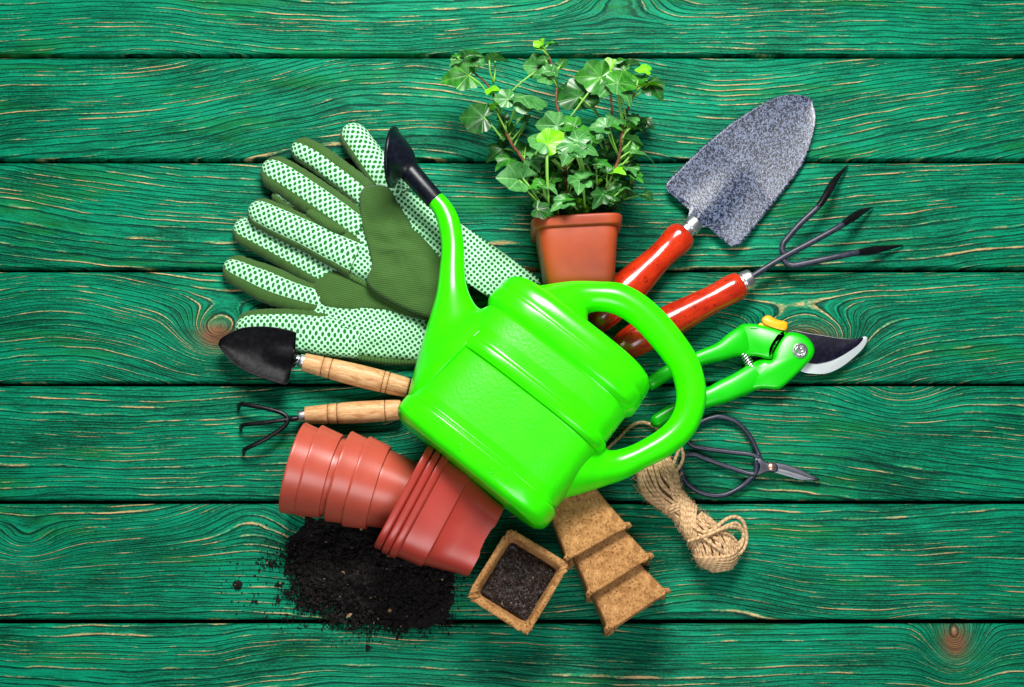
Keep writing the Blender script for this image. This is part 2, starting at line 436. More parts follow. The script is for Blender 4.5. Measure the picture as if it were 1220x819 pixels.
# ------------------------------------------------------------------ tabletop: painted planks with grooves
def tabletop():
    ys = [P(610, g).y / U for g in GAPS]
    pit = (ys[0] - ys[-1]) / 5
    ed = [ys[0] + pit * k for k in (3, 2, 1)] + ys + [ys[-1] - pit * k for k in (1, 2, 3)]
    M = MB(); W = 1150
    for i in range(len(ed) - 1):
        a, b = ed[i] - 2.3, ed[i + 1] + 2.3        # a = far edge, b = near edge, pixels
        prof = [(a, -26), (a, -4.5), (a - .6, -2.8), (a - 1.8, -1.5), (a - 3.6, -.6), (a - 6.0, -.12), (a - 8, 0), (b + 3.0, 0), (b + 1.4, -.5), (b + .5, -1.8), (b, -4), (b, -26)]
        row = i - 2
        nx = 24
        rows, uvs = [], []
        for k in range(nx + 1):
            x = -W + 2 * W * k / nx
            rows.append([Vector((x * U, y * U, z * U)) for y, z in prof])
            uvs.append([(x / 100, -y / 100 + row * 20) for y, z in prof])
        M.grid(rows, uvs)
    Vb = [Vector((sx * W * U, y * U, -24 * U)) for y in (ed[0], ed[-1]) for sx in (-1, 1)]
    M.grid([Vb[:2], Vb[2:]], mats=lambda i, j: 1)
    o = M.build('tabletop', [WOOD, simple('groove_shadow_wood', (.002, .012, .009), .9)], smooth=True, sharp=50)
    o['kind'] = 'structure'
    o['label'] = 'green painted rough wooden tabletop of wide grooved boards with worn tan grain'
    return o
tabletop()

# ------------------------------------------------------------------ watering can
ZC = 92
def watering_can():
    t = thing('watering_can', 'large bright lime green plastic watering can lying on its side across the middle', 'watering can', P(610, 480, 0))
    c0 = P(556, 565, ZC); k = sc(610, 480, ZC)
    a = (P(686, 403, ZC) - c0); a.z = 0; a.normalize()
    bv = Vector((a.y, -a.x, 0))
    if bv.y > 0: bv = -bv
    prof = [(-1, 70, 40), (0, 98, 58), (2, 104, 63), (6, 109.5, 67), (12, 112, 69.5), (26, 112, 70), (28.3, 110.8, 69), (29.6, 108, 67), (31, 108.4, 67.2), (34, 107.8, 66.8), (70, 107.4, 66.5), (109, 107, 66.3), (112, 107.3, 66.6), (115, 109, 68.3), (118, 110.2, 69.5),
            (124.5, 110, 69.2), (126.5, 109, 68.4), (127.8, 107, 66.8), (130, 106.2, 66), (135, 105.8, 65.8), (168, 105, 65.4), (172, 105.6, 66), (176, 108.5, 68.5), (180, 110.5, 70), (192, 110.5, 70), (195, 109.4, 69), (198, 108.8, 68.4), (203, 109, 68.5),
            (212, 107.5, 67), (218, 103, 63), (223, 95, 55), (225.5, 80, 44), (226, 40, 20)]
    def ring(av, hw, hd, n=96, e=3.1):
        out = []
        for j in range(n):
            th = 2 * PI * j / n; c, s = math.cos(th), math.sin(th)
            out.append(c0 + a * (av * k) + bv * (math.copysign(abs(c) ** (2 / e), c) * hw * k) + Vector((0, 0, math.copysign(abs(s) ** (2 / e), s) * hd * k)))
        return out
    fine = crom(prof, 3)
    M = MB().grid([ring(*p) for p in fine], wrap=True, cap0=True, cap1=True,
                  mats=lambda i, j: 1 if (36 < fine[i][0] < 110 or 135 < fine[i][0] < 167) else 0)
    body = M.build('body', [CAN, CANP], t)
    # spout: wide funnel on the side of the body running up to the rose
    S = [(550, 428, ZC, 62, -60, 54), (537, 421, ZC, 52, -57, 47), (534.5, 402, ZC - 1, 39, -33, 35), (536, 373, ZC - 2, 27, -15, 25), (537.5, 345, ZC - 4, 18, -7, 18),
         (538.5, 316, ZC - 6, 14.6, -3.4, 14.6), (539, 292, ZC - 8, 13.2, -3.6, 13.4), (535, 267, ZC - 9, 12.4, -5, 13), (527.5, 249, ZC - 10, 10.4, -6, 12), (516.5, 236, ZC - 10, 9, -6, 11)]
    MB().rings(S, 6).build('spout', CAN, t)
    H = [(660, 372, ZC, -40, -32, 40), (672, 362, ZC, -30, -22, 32), (690, 355, ZC, -12, -20, 22), (712, 353.5, ZC, -2, -18.5, 18.5), (738, 357, ZC, 6, -18.5, 18), (766, 374, ZC, 12, -15.5, 18), (794, 404, ZC, 15.5, -12, 18),
         (816, 437, ZC, 18, -7, 18), (823.5, 473, ZC, 19, 1, 18), (815, 504, ZC, 15.5, 10, 18), (794, 526, ZC, 9.5, 15, 18), (764, 543, ZC, 6.5, 15.5, 18.5), (742, 553, ZC, 4, 18.5, 20), (727, 557, ZC, 0, 21.5, 23), (713, 559, ZC, -9, 27, 28), (701, 560, ZC, -20, 33, 33), (688, 558, ZC, -30, 39, 38), (668, 545, ZC, -34, 42, 40)]
    MB().rings([(x, y, z, -hx * .95, -hy * .95, d * .95) for x, y, z, hx, hy, d in H], 7).build('handle', CAN, t)
    # rose
    zr = ZC - 10
    R = MB()
    A, B = P(519, 239.5, zr), P(487.5, 204, zr); kk = sc(500, 220, zr)
    R.lathe(A, B, [(-.02, 9.6 * kk), (0, 11.2 * kk), (.03, 11.6 * kk), (.5, 12 * kk), (.97, 12.8 * kk), (1.1, 12.5 * kk)])
    R.build('rose_neck', BLACKP, t)
    R = MB(); up = Vector((0, 0, 1)); rows = []
    disc = P(466.5, 187.5, zr); nrm = Vector((-.955, .10, -.13)).normalized()
    e1 = Vector((.10, 1, 0)); e1 = (e1 - nrm * e1.dot(nrm)).normalized(); e2 = nrm.cross(e1)
    nb = (B - A).normalized(); f1 = (e1 - nb * e1.dot(nb)).normalized(); f2 = nb.cross(f1)
    if f2.dot(e2) < 0: f2 = -f2
    apex = B - nb * (2 * kk)
    def circ(c, q1, q2, r, n=48): return [c + q1 * (r * math.cos(2 * PI * j / n)) + q2 * (r * math.sin(2 * PI * j / n)) for j in range(n)]
    rows.append(circ(apex, f1, f2, 12.9 * kk)); rows.append(circ(apex + nb * (3 * kk), f1, f2, 13.4 * kk))
    back = disc - nrm * (3.5 * kk)
    for tt in (.15, .35, .55, .75, .92):
        m1, m2 = f1.lerp(e1, tt).normalized(), f2.lerp(e2, tt).normalized()
        rr = lerp(13.5, 33.5, tt ** .9)
        rows.append(circ((apex + nb * 4 * kk).lerp(back, tt), m1, m2, rr * kk))
    rows += [circ(back, e1, e2, 34.5 * kk), circ(back, e1, e2, 36.5 * kk), circ(disc - nrm * kk, e1, e2, 37 * kk), circ(disc, e1, e2, 36.4 * kk), circ(disc + nrm * .6 * kk, e1, e2, 34.5 * kk), circ(disc + nrm * 2.5 * kk, e1, e2, 20 * kk), circ(disc + nrm * 3 * kk, e1, e2, 4 * kk)]
    R.grid(rows, wrap=True, cap0=True, cap1=True).build('rose', BLACKP, t, sharp=55)
    # small raised ring marks moulded near the base
    zt = ZC + 70.5
    for x, y, rr in ((548, 532, 3.4), (586, 560, 3.0)):
        E = MB()
        cpt = P(x, y, zt); cpt.z = (ZC) * U + 70.0 * k
        q = sc(x, y, zt) * rr
        pts = [cpt + Vector((q * math.cos(2 * PI * j / 20), q * math.sin(2 * PI * j / 20), 0)) for j in range(21)]
        E.tube(pts, .32 * U, 6)
        E.build('moulded_mark', CAN, body)
watering_can()

# ------------------------------------------------------------------ gloves
def finger(parent, path, f1, f2, name='finger', wr=.10, rounds=(True, False)):
    n = 52
    def mats(i, j):
        th = -PI / 2 + 2 * PI * (j + .5) / n
        c, s = math.cos(th), math.sin(th)
        return 0 if (f1 <= c <= f2 and s > -.05) else 1
    cr = [c for c in (f1, f2) if abs(c) < .97]
    return MB().strip(path, n, rounds, 2.0, 2.25, mats, cr, wr).build(name, [DOT, OLIVE], parent)
def gloves():
    # lower glove, flat on the table   (paths: x, y, z, half width, half depth; right of travel = +)
    g = thing('gardening_glove', 'under glove of the pair, flat on the boards, its thumb beneath the black trowel', 'glove', P(400, 370, 0), 'pair of dotted gardening gloves')
    finger(g, [(326, 229, 10, 11, 9), (350, 247, 10, 12, 9), (385, 268, 10, 13, 9), (420, 300, 10, 14, 9)], -.95, .1)
    finger(g, [(279, 269, 11, 17, 10), (305, 282, 11, 18, 10.5), (340, 301, 11, 18.5, 10.5), (375, 321, 12, 19, 11), (400, 335, 12, 18, 10)], -1.1, .42)
    finger(g, [(267, 315, 11, 16.5, 10), (290, 326, 11, 19, 10.5), (322, 340, 11, 22.5, 11), (352, 351, 12, 20, 11), (385, 360, 12, 18, 10)], -.55, .40)
    finger(g, [(280, 392, 12, 20, 11), (310, 392, 12, 23, 12), (345, 393, 12, 25, 13), (390, 398, 13, 27, 13), (430, 402, 13, 25, 12)], -.66, 1.1, 'thumb')
    MB().cushion([(356, 350), (370, 330), (392, 318), (440, 335), (520, 372), (522, 400), (506, 429), (470, 429), (438, 425.5), (410, 421), (382, 415), (362, 408), (352, 380)], 2, 21, 3.2, wr=3.0, rot=.2).build('palm', DOT, g)
    MB().cushion([(374, 337), (381, 328), (392, 321), (420, 328), (440, 338), (470, 358), (512, 380), (500, 381), (456, 370), (419, 371), (389, 368), (378, 360), (374, 350)], 14.5, 10.5, 4, wr=1.5, rot=.4, rings=10).build('palm_patch', OLIVE, g)
    e = crom([(352, 410), (382, 417), (410, 423), (438, 427), (470, 430.5), (498, 431)], 6)
    MB().tube([P(x, y, 8) for x, y in e], 5 * U, 10).build('edge_seam', OLIVE, g)
    # upper glove, lying on the other
    g = thing('gardening_glove', 'upper glove of the pair with its olive palm patch under the can spout', 'glove', P(450, 270, 0), 'pair of dotted gardening gloves')
    finger(g, [(411, 151, 13, 15.5, 11), (428, 172, 16, 17.5, 12), (450, 203, 20, 18, 12), (475, 236, 23, 18, 11)], -1.1, .62)
    finger(g, [(348.5, 173, 13, 14.5, 11), (375, 187, 15, 16.5, 12), (400, 205, 19, 17, 12), (425, 224, 24, 17, 12), (445, 242, 25, 16, 10)], -.22, .85)
    finger(g, [(313, 197, 14, 19.5, 12), (345, 216, 17, 21.5, 13), (375, 236, 22, 22, 13.5), (405, 257, 26, 22, 13), (430, 275, 26, 21, 11)], -.52, .50)
    finger(g, [(297, 247, 25, 17, 11), (330, 263, 26, 19.5, 12.5), (365, 279, 27, 20.5, 13), (395, 294, 28, 22, 13), (425, 308, 27, 24, 11)], -.62, .72)
    MB().cushion([(398, 272), (412, 243), (432, 219), (455, 210), (474, 217), (500, 236), (545, 264), (581, 288), (622, 317), (646, 340), (604, 362), (581, 354), (560, 342), (545, 385), (512, 379), (463, 359), (436, 339), (415, 327), (400, 312)], 6, 32, 3.4, wr=6, rot=-.1).build('palm', DOT, g)
    MB().cushion([(429, 229), (445, 221), (463, 224), (475, 243), (494, 271), (525, 307), (545, 340), (535, 376), (510, 379), (463, 358), (437, 338), (443, 316), (438, 293), (431, 266)], 34.5, 8, 4, wr=6, rot=.5, rings=12).build('palm_patch', OLIVE, g)
    e = crom([(404, 319), (420, 331), (436, 340), (463, 359.5), (490, 373), (512, 380)], 6)
    MB().tube([P(x, y, 25 - i * .1) for i, (x, y) in enumerate(e)], 3.6 * U, 10).build('edge_seam', OLIVE, g)
    e = crom([(371, 256.5), (384, 265), (396, 270), (407, 272), (411, 277)], 6)
    MB().strip([(366, 252, 33, 5, 6), (384, 264, 35, 6, 6), (398, 271, 37, 6, 5), (411, 276, 38, 4, 4)], 24, (True, True), 2, wr=.1).build('finger_fold', OLIVE, g)
gloves()

# ------------------------------------------------------------------ tools
def lathe_handle(M, a, b, za, zb, prof):
    k = sc((a[0] + b[0]) / 2, (a[1] + b[1]) / 2, (za + zb) / 2)
    A, B = P(*a, za), P(*b, zb); L = (B - A).length / k
    pts = crom([(s, r) for s, r in prof], 4)
    return M.lathe(A, B, [(max(-.05, s / L), max(.3, r) * k) for s, r in pts])

def red_trowel():
    t = thing('hand_trowel', 'big speckled silver trowel with a red varnished handle, right of the ivy', 'trowel', P(840, 260, 0), 'hand trowels')
    left = [(817, 264), (820, 256), (821, 246), (813, 236), (800, 231.5), (794, 225), (794.5, 217), (809, 202.5), (835, 177), (868, 149.5), (899, 129), (923, 116.5), (941, 113), (956, 114), (965, 117), (968, 120)]
    right = [(831, 276), (836, 272), (845, 269), (854, 270), (860.5, 276), (865, 289), (869, 293.5), (875, 294), (885.5, 287.5), (912, 254.5), (950, 206), (963, 180.5), (971, 151), (971.3, 135), (968, 120)]
    def zf(u, v):
        e = min(1, max(0, (u - .03) / .2))
        dish = 3 * v * v * e
        ridge = (10 * math.exp(-(v * (1.1 + 1.3 * e) / .70) ** 2)) * max(0, 1 - u / .55) ** 1.0
        return 6 + 12 * max(0, 1 - u / .5) + dish * (1 - .55 * u) + ridge * (.75 + .25 * e) * .8
    MB().blade(left, right, zf, 2.2, 90, 44).build('blade', HAMMER, t)
    lathe_handle(MB(), (830, 264), (811, 281.5), 23, 23, [(0, 9), (.8, 10.3), (12, 11.2), (13, 10), (26, 10)]).build('ferrule', STEEL, t)
    lathe_handle(MB(), (817, 276), (698, 393), 23, 22, [(0, 9), (1, 13.5), (4, 16.5), (10, 18.6), (20, 18.2), (30, 16.8), (45, 16.6), (65, 18.5), (90, 21.5), (110, 22.3), (140, 21), (155, 18), (163, 13), (166, 7), (167, 1)]).build('handle', RED, t)
red_trowel()

def red_cultivator():
    t = thing('hand_cultivator', 'three pronged dark metal cultivator with a red varnished handle', 'cultivator', P(900, 330, 0), 'hand cultivators')
    lathe_handle(MB(), (896, 331), (874, 342.5), 22, 22, [(0, 9), (.8, 11), (6, 12), (12, 12.4), (13, 11), (25, 11)]).build('ferrule', STEEL, t)
    lathe_handle(MB(), (884, 338), (731, 419), 22, 21, [(0, 10), (1, 14), (4, 16), (12, 17.2), (24, 16.8), (40, 16.4), (65, 18), (95, 20), (130, 20.5), (152, 19), (167, 15), (173, 9), (174, 1)]).build('handle', RED, t)
    def tine(pts, tipstart, name='tine'):
        d = crom(pts, 10); n = len(d)
        M = MB(); k0 = int(n * tipstart)
        M.tube([P(x, y, z) for x, y, z in d[:k0 + 3]], [3.7 * sc(x, y, z) for x, y, z in d[:k0 + 3]], 12)
        o = M.build(name, GREYM, t)
        q = d[k0:]; m = len(q) - 1
        path = []
        for i in range(0, 9):
            x, y, z = q[int(m * i / 8)]; f = i / 8
            w = lerp(3.4, 5.0, min(1, f / .45)) if f < .45 else lerp(5.0, .5, ((f - .45) / .55) ** 1.3)
            path.append((x, y, z, w, lerp(3.4, 1.4, f)))
        MB().strip(path, 16, (False, False), 2, expo=1.6).build('tip', BLACKM, o)
    tine([(888, 334.5, 22), (912, 319.5, 23), (935, 305.5, 25), (966, 289, 29), (997, 272, 31), (1012, 262, 26), (1026, 253, 16), (1040, 247, 3)], .60, 'shank')
    tine([(937, 304.5, 23), (932, 299, 23), (933, 291, 24), (938, 284, 25), (953, 267, 28), (975, 246, 30), (987, 228, 25), (997, 212, 15), (1010, 197.5, 3)], .60)
    tine([(933, 309, 23), (938, 314.5, 22), (946, 316.3, 23), (959, 314, 25), (990, 307.5, 29), (1020, 301.5, 27), (1045, 297.5, 16), (1076, 292.5, 3)], .70)
red_cultivator()

def wood_handle(t, a, b, za, zb, L, r0, r1, r2, grooves):
    prof = [(0, r0 * .72), (1, r0 * .93), (3, r0), (L * .45, r1), (L * .8, r1 * .98), (L - 4, r2), (L - 1.2, r2 * .9), (L, r2 * .6), (L + .3, .5)]
    k = sc((a[0] + b[0]) / 2, (a[1] + b[1]) / 2, (za + zb) / 2)
    A, B = P(*a, za), P(*b, zb); LL = (B - A).length / k
    base = crom(prof, 10); f = LL / L
    out = []
    for s, r in base: out.append((s * f, r))
    for g in grooves:
        import bisect
        out = [p for p in out if not (g - 1.3 < p[0] < g + 1.3)]
        i = bisect.bisect([p[0] for p in out], g); r = (out[i - 1][1] + out[min(i, len(out) - 1)][1]) / 2
        out[i:i] = [(g - .9, r), (g - .4, r - 1.1), (g + .4, r - 1.1), (g + .9, r)]
    M = MB().lathe(A, B, [(s / LL, max(.3, r) * k) for s, r in out], 40)
    h = M.build('handle', BEECH, t)
    ax = (B - A).normalized()
    for g in grooves:
        c = A.lerp(B, g / LL); i = min(range(len(out)), key=lambda j: abs(out[j][0] - g)); r = out[i][1] + .25
        MB().lathe(c - ax * .45 * k, c + ax * .45 * k, [(0, r * k), (1, r * k)], 36).build('burnt_groove', BURNT, h)
BURNT = simple('burnt_wood_line', (.12, .045, .015), .7)

def small_trowel():
    t = thing('hand_trowel', 'small black enamelled trowel with a pale wooden handle, left of the can', 'trowel', P(370, 430, 0), 'hand trowels')
    left = [(357, 424), (353, 420), (352, 413), (353, 399), (351.5, 395.5), (330, 390.5), (308.5, 389), (288, 391), (270, 399), (262, 405), (260, 411)]
    right = [(354, 433.5), (351, 437), (347.5, 440), (344.5, 453), (341, 457.5), (336.5, 458.5), (320, 453.5), (298, 445.5), (279, 434), (265, 419), (260, 411)]
    def zf(u, v):
        e = min(1, u / .15)
        return 20 - 12 * u + 9 * v * v * e + 15 * math.exp(-(v * 2.0 / .6) ** 2) * max(0, 1 - u / .5)
    MB().blade(left, right, lambda u, v: zf(u, v) + 10, 2, 60, 34).build('blade', BLACKM, t)
    lathe_handle(MB(), (352.5, 428.5), (367, 432.5), 31, 28, [(0, 5.5), (4, 6), (5, 8), (13, 8.6), (15, 8)]).build('ferrule', STEEL, t)
    wood_handle(t, (363.5, 432), (487, 462.5), 28, 16, 127, 11, 13.2, 11.6, [21, 31, 95, 101])
small_trowel()

def small_rake():
    t = thing('hand_cultivator', 'small black three tined claw rake with a pale wooden handle', 'cultivator', P(400, 495, 0), 'hand cultivators')
    lathe_handle(MB(), (356, 496.5), (370, 494.5), 17, 16, [(0, 5.5), (.6, 7), (13, 8.2), (14, 8)]).build('ferrule', STEEL, t)
    wood_handle(t, (365, 495), (479, 488.5), 16, 15, 113, 10.5, 13, 12, [26, 37, 94])
    def tine(pts):
        d = crom(pts, 8)
        rr = [2.7 * U * (1 if i < len(d) - 8 else lerp(1, .55, (i - len(d) + 8) / 8)) for i in range(len(d))]
        MB().tube([P(*q) for q in d], rr, 10).build('tine', BLACKM, t)
    MB().tube([P(362, 497.5, 17), P(350, 499, 18), P(338, 500.3, 19)], 3.0 * U, 10).build('shank', BLACKM, t)
    tine([(342, 502, 19), (342.3, 498, 19), (338.5, 494, 19.5), (331, 490.5, 20), (314, 486.2, 20), (297, 483, 19), (288, 481.5, 16), (285, 483.5, 9), (284.5, 487.5, 1)])
    tine([(344, 500, 19), (330, 501.5, 20), (314, 503.7, 20), (298, 505.5, 19), (290.5, 506.5, 16), (287.5, 509, 9), (287, 513.5, 1)])
    tine([(342.5, 499, 19), (342, 504, 19), (336, 510.5, 19.5), (325, 517.8, 20), (314, 524.5, 20), (300, 531.5, 19), (293, 534.8, 16), (290.8, 537, 9), (290.5, 542, 1)])
small_rake()

# ------------------------------------------------------------------ pruning shears
def shears():
    t = thing('pruning_shears', 'open bright green bypass pruning shears with a black curved blade', 'pruning shears', P(900, 430, 0))
    z = 6
    # lower jaw (hook) hidden under the blade, the cutting blade with its ground edge
    MB().plate([(939, 396), (965, 397.5), (1001, 403.2), (1020, 403.8), (1030.5, 401), (1033.5, 404), (1029.5, 414), (1017, 426.5), (1001, 438.6), (985, 445.2), (969, 445.6), (955, 442.6), (940, 430)], 10, 12.2, .8).build('blade_bevel', GRIND, t, sharp=40)
    MB().plate([(938, 396), (965, 398), (1001, 403.5), (1018, 404), (1028.5, 402.3), (1023, 410.5), (1011, 419), (1001, 425), (991, 429.6), (980, 432.5), (968, 433.5), (950, 428)], 11, 13.4, .6).build('blade', DARKTEF, t, sharp=40)
    # upper handle
    up = MB().strip([(770, 460, 13, 8.5, 8), (800, 442, 14, 8.5, 9), (835, 427, 15, 9, 10), (858, 419, 15, 11, 9.5), (874, 411, 14, 15, 9), (886, 407, 13, 18, 8), (896, 406, 12, 17, 5)], 36, (True, False), 2, expo=2.6)
    up.plate([(880.5, 388.5), (888.5, 386), (906.5, 387.2), (937, 396), (929.5, 402.5), (921.2, 416.4), (919, 428), (900.6, 424.6), (881, 423.8), (876, 412), (876, 396)], 6, 23.5, 4.5, zf=lambda x, y: -9 * min(1, max(0, (899 - x) / 20)) ** 1.3)
    up.build('upper_handle', SHEARG, t, sharp=60)
    MB().strip([(775, 464, 13, 2, 3), (803, 447, 14, 2, 3.5), (835, 432.5, 15, 2, 4), (858, 426, 15, 2, 4), (880, 421.5, 15, 2, 4), (896, 421, 15, 1.6, 3)], 14, (True, True), 2).build('handle_rib', SHEARG, t)
    lo = MB().strip([(776, 506, 12, 8, 8), (805, 489, 13, 9, 9), (843, 474.5, 14, 11.5, 10), (860, 467.5, 14, 13.5, 10), (880, 458.5, 14, 14.5, 9.5), (900, 448.5, 13, 16, 8.5), (915, 444, 12, 18, 7)], 36, (True, False), 2, expo=2.6)
    lo.plate([(884, 446), (906.6, 430), (919.5, 429), (921.8, 420), (929.6, 404.5), (939, 396.4), (951, 397), (963, 403), (970, 414), (969, 424.5), (961, 434.5), (949, 446.6), (933, 461), (925, 464.3), (908.6, 463.3), (896, 466), (884.5, 473), (880, 462)], 7, 25, 5, zf=lambda x, y: -11 * min(1, max(0, (911 - x) / 27)) ** 1.3)
    lo.build('lower_handle', SHEARG, t, sharp=60)
    c = P(953, 418, 25); k = sc(953, 418, 25); B = MB()
    B.lathe(c - Vector((0, 0, 2 * k)), c + Vector((0, 0, 1 * k)), [(0, 9.8 * k), (.8, 9.8 * k), (1.2, 9.2 * k), (1.25, 7.5 * k), (1.1, 7.0 * k), (1.05, 5.6 * k), (1.9, 5.2 * k), (2.2, 4.4 * k), (2.2, 2.6 * k), (1.6, 2.2 * k), (1.6, .5 * k)], 36)
    B.build('pivot_bolt', CHROME, t, sharp=35)
    MB().plate([(907.5, 381), (911, 377), (917, 376.2), (925, 380.8), (936.5, 383.6), (938.4, 388), (936, 394), (927, 393), (917, 389.5), (909.5, 385.5)], 14, 25, 3).plate([(904, 388), (906, 385), (914, 386), (926, 391), (935, 395), (930, 396), (915, 391)], 12, 20, 1).build('latch', YEL, t, sharp=50)
    pts = []
    a, b = P(886, 422, 14), P(900, 446, 14); ax = (b - a).normalized(); e1 = Vector((0, 0, 1)); e2 = ax.cross(e1)
    for i in range(121):
        f = i / 120; pts.append(a.lerp(b, f) + (e1 * math.cos(f * 2 * PI * 9) + e2 * math.sin(f * 2 * PI * 9)) * 5.2 * U)
    MB().tube(pts, 1.05 * U, 8).build('spring', CHROME, t)
shears()

# ------------------------------------------------------------------ scissors
def scissors():
    t = thing('scissors', 'black iron bonsai scissors with two big loop handles, below the shears', 'scissors', P(880, 545, 0))
    def loop(pts, z):
        d = crom([(x, y, z + dz) for x, y, dz in pts], 9)
        MB().tube([P(*q) for q in d], [3.15 * sc(*q) for q in d], 12).build('handle_loop', IRON, t)
    loop([(912, 556, 2), (905, 546, 2), (902, 538, 1), (893, 520, 0), (878, 503.5, 0), (860, 497, 0), (847, 498.5, 0), (832, 505, 0), (821, 515, 0), (818.5, 524, 0), (826, 531.5, 0), (843, 535.3, 0), (874, 539.3, 1), (893, 541.5, 3), (904, 545.5, 4)], 7)
    loop([(900, 549, 6), (901, 558, 6), (897, 565, 4), (874, 558.8, 1), (843, 548, 0), (828, 542, 0), (817, 543, 0), (811, 551, 0), (813, 566, 0), (821, 578.5, 0), (836, 587.5, 0), (853, 590.8, 0), (868, 588.3, 0), (884, 579.5, 0), (896, 569, 2), (906, 562, 3)], 7)
    MB().plate([(898.5, 546), (905, 544.5), (914, 551), (925, 553), (926, 562), (915, 562.5), (909, 565), (901, 567.8), (897, 565), (902.5, 561), (903.5, 553)], 5, 13, 1.8).build('tang', IRON2, t, sharp=50)
    MB().plate([(915, 551), (926, 551.5), (941, 554.7), (957, 561), (969.5, 567.5), (977.5, 572), (966, 570.5), (945, 566), (924, 562), (914, 560)], 4, 8.2, 1.2).build('blade', IRON2, t, sharp=40)
    MB().plate([(918, 556), (926, 557.5), (945, 562.5), (962, 568.3), (976, 572.5), (955, 572), (938.5, 567.8), (924, 563.6), (917, 561)], 3, 9.6, 1.2).build('blade', GRIND2, t, sharp=40)
    c = P(918.5, 557, 10); k = sc(918, 557, 10)
    MB().lathe(c - Vector((0, 0, 3 * k)), c + Vector((0, 0, 3 * k)), [(0, 5.8 * k), (.6, 5.8 * k), (.9, 5.0 * k), (1.1, 3.4 * k), (1.2, 1.2 * k), (1.21, .2 * k)], 28).build('rivet', COPPER, t)
GRIND2 = metal_mat('honed_scissor_steel', (.22, .23, .26), .34)
scissors()

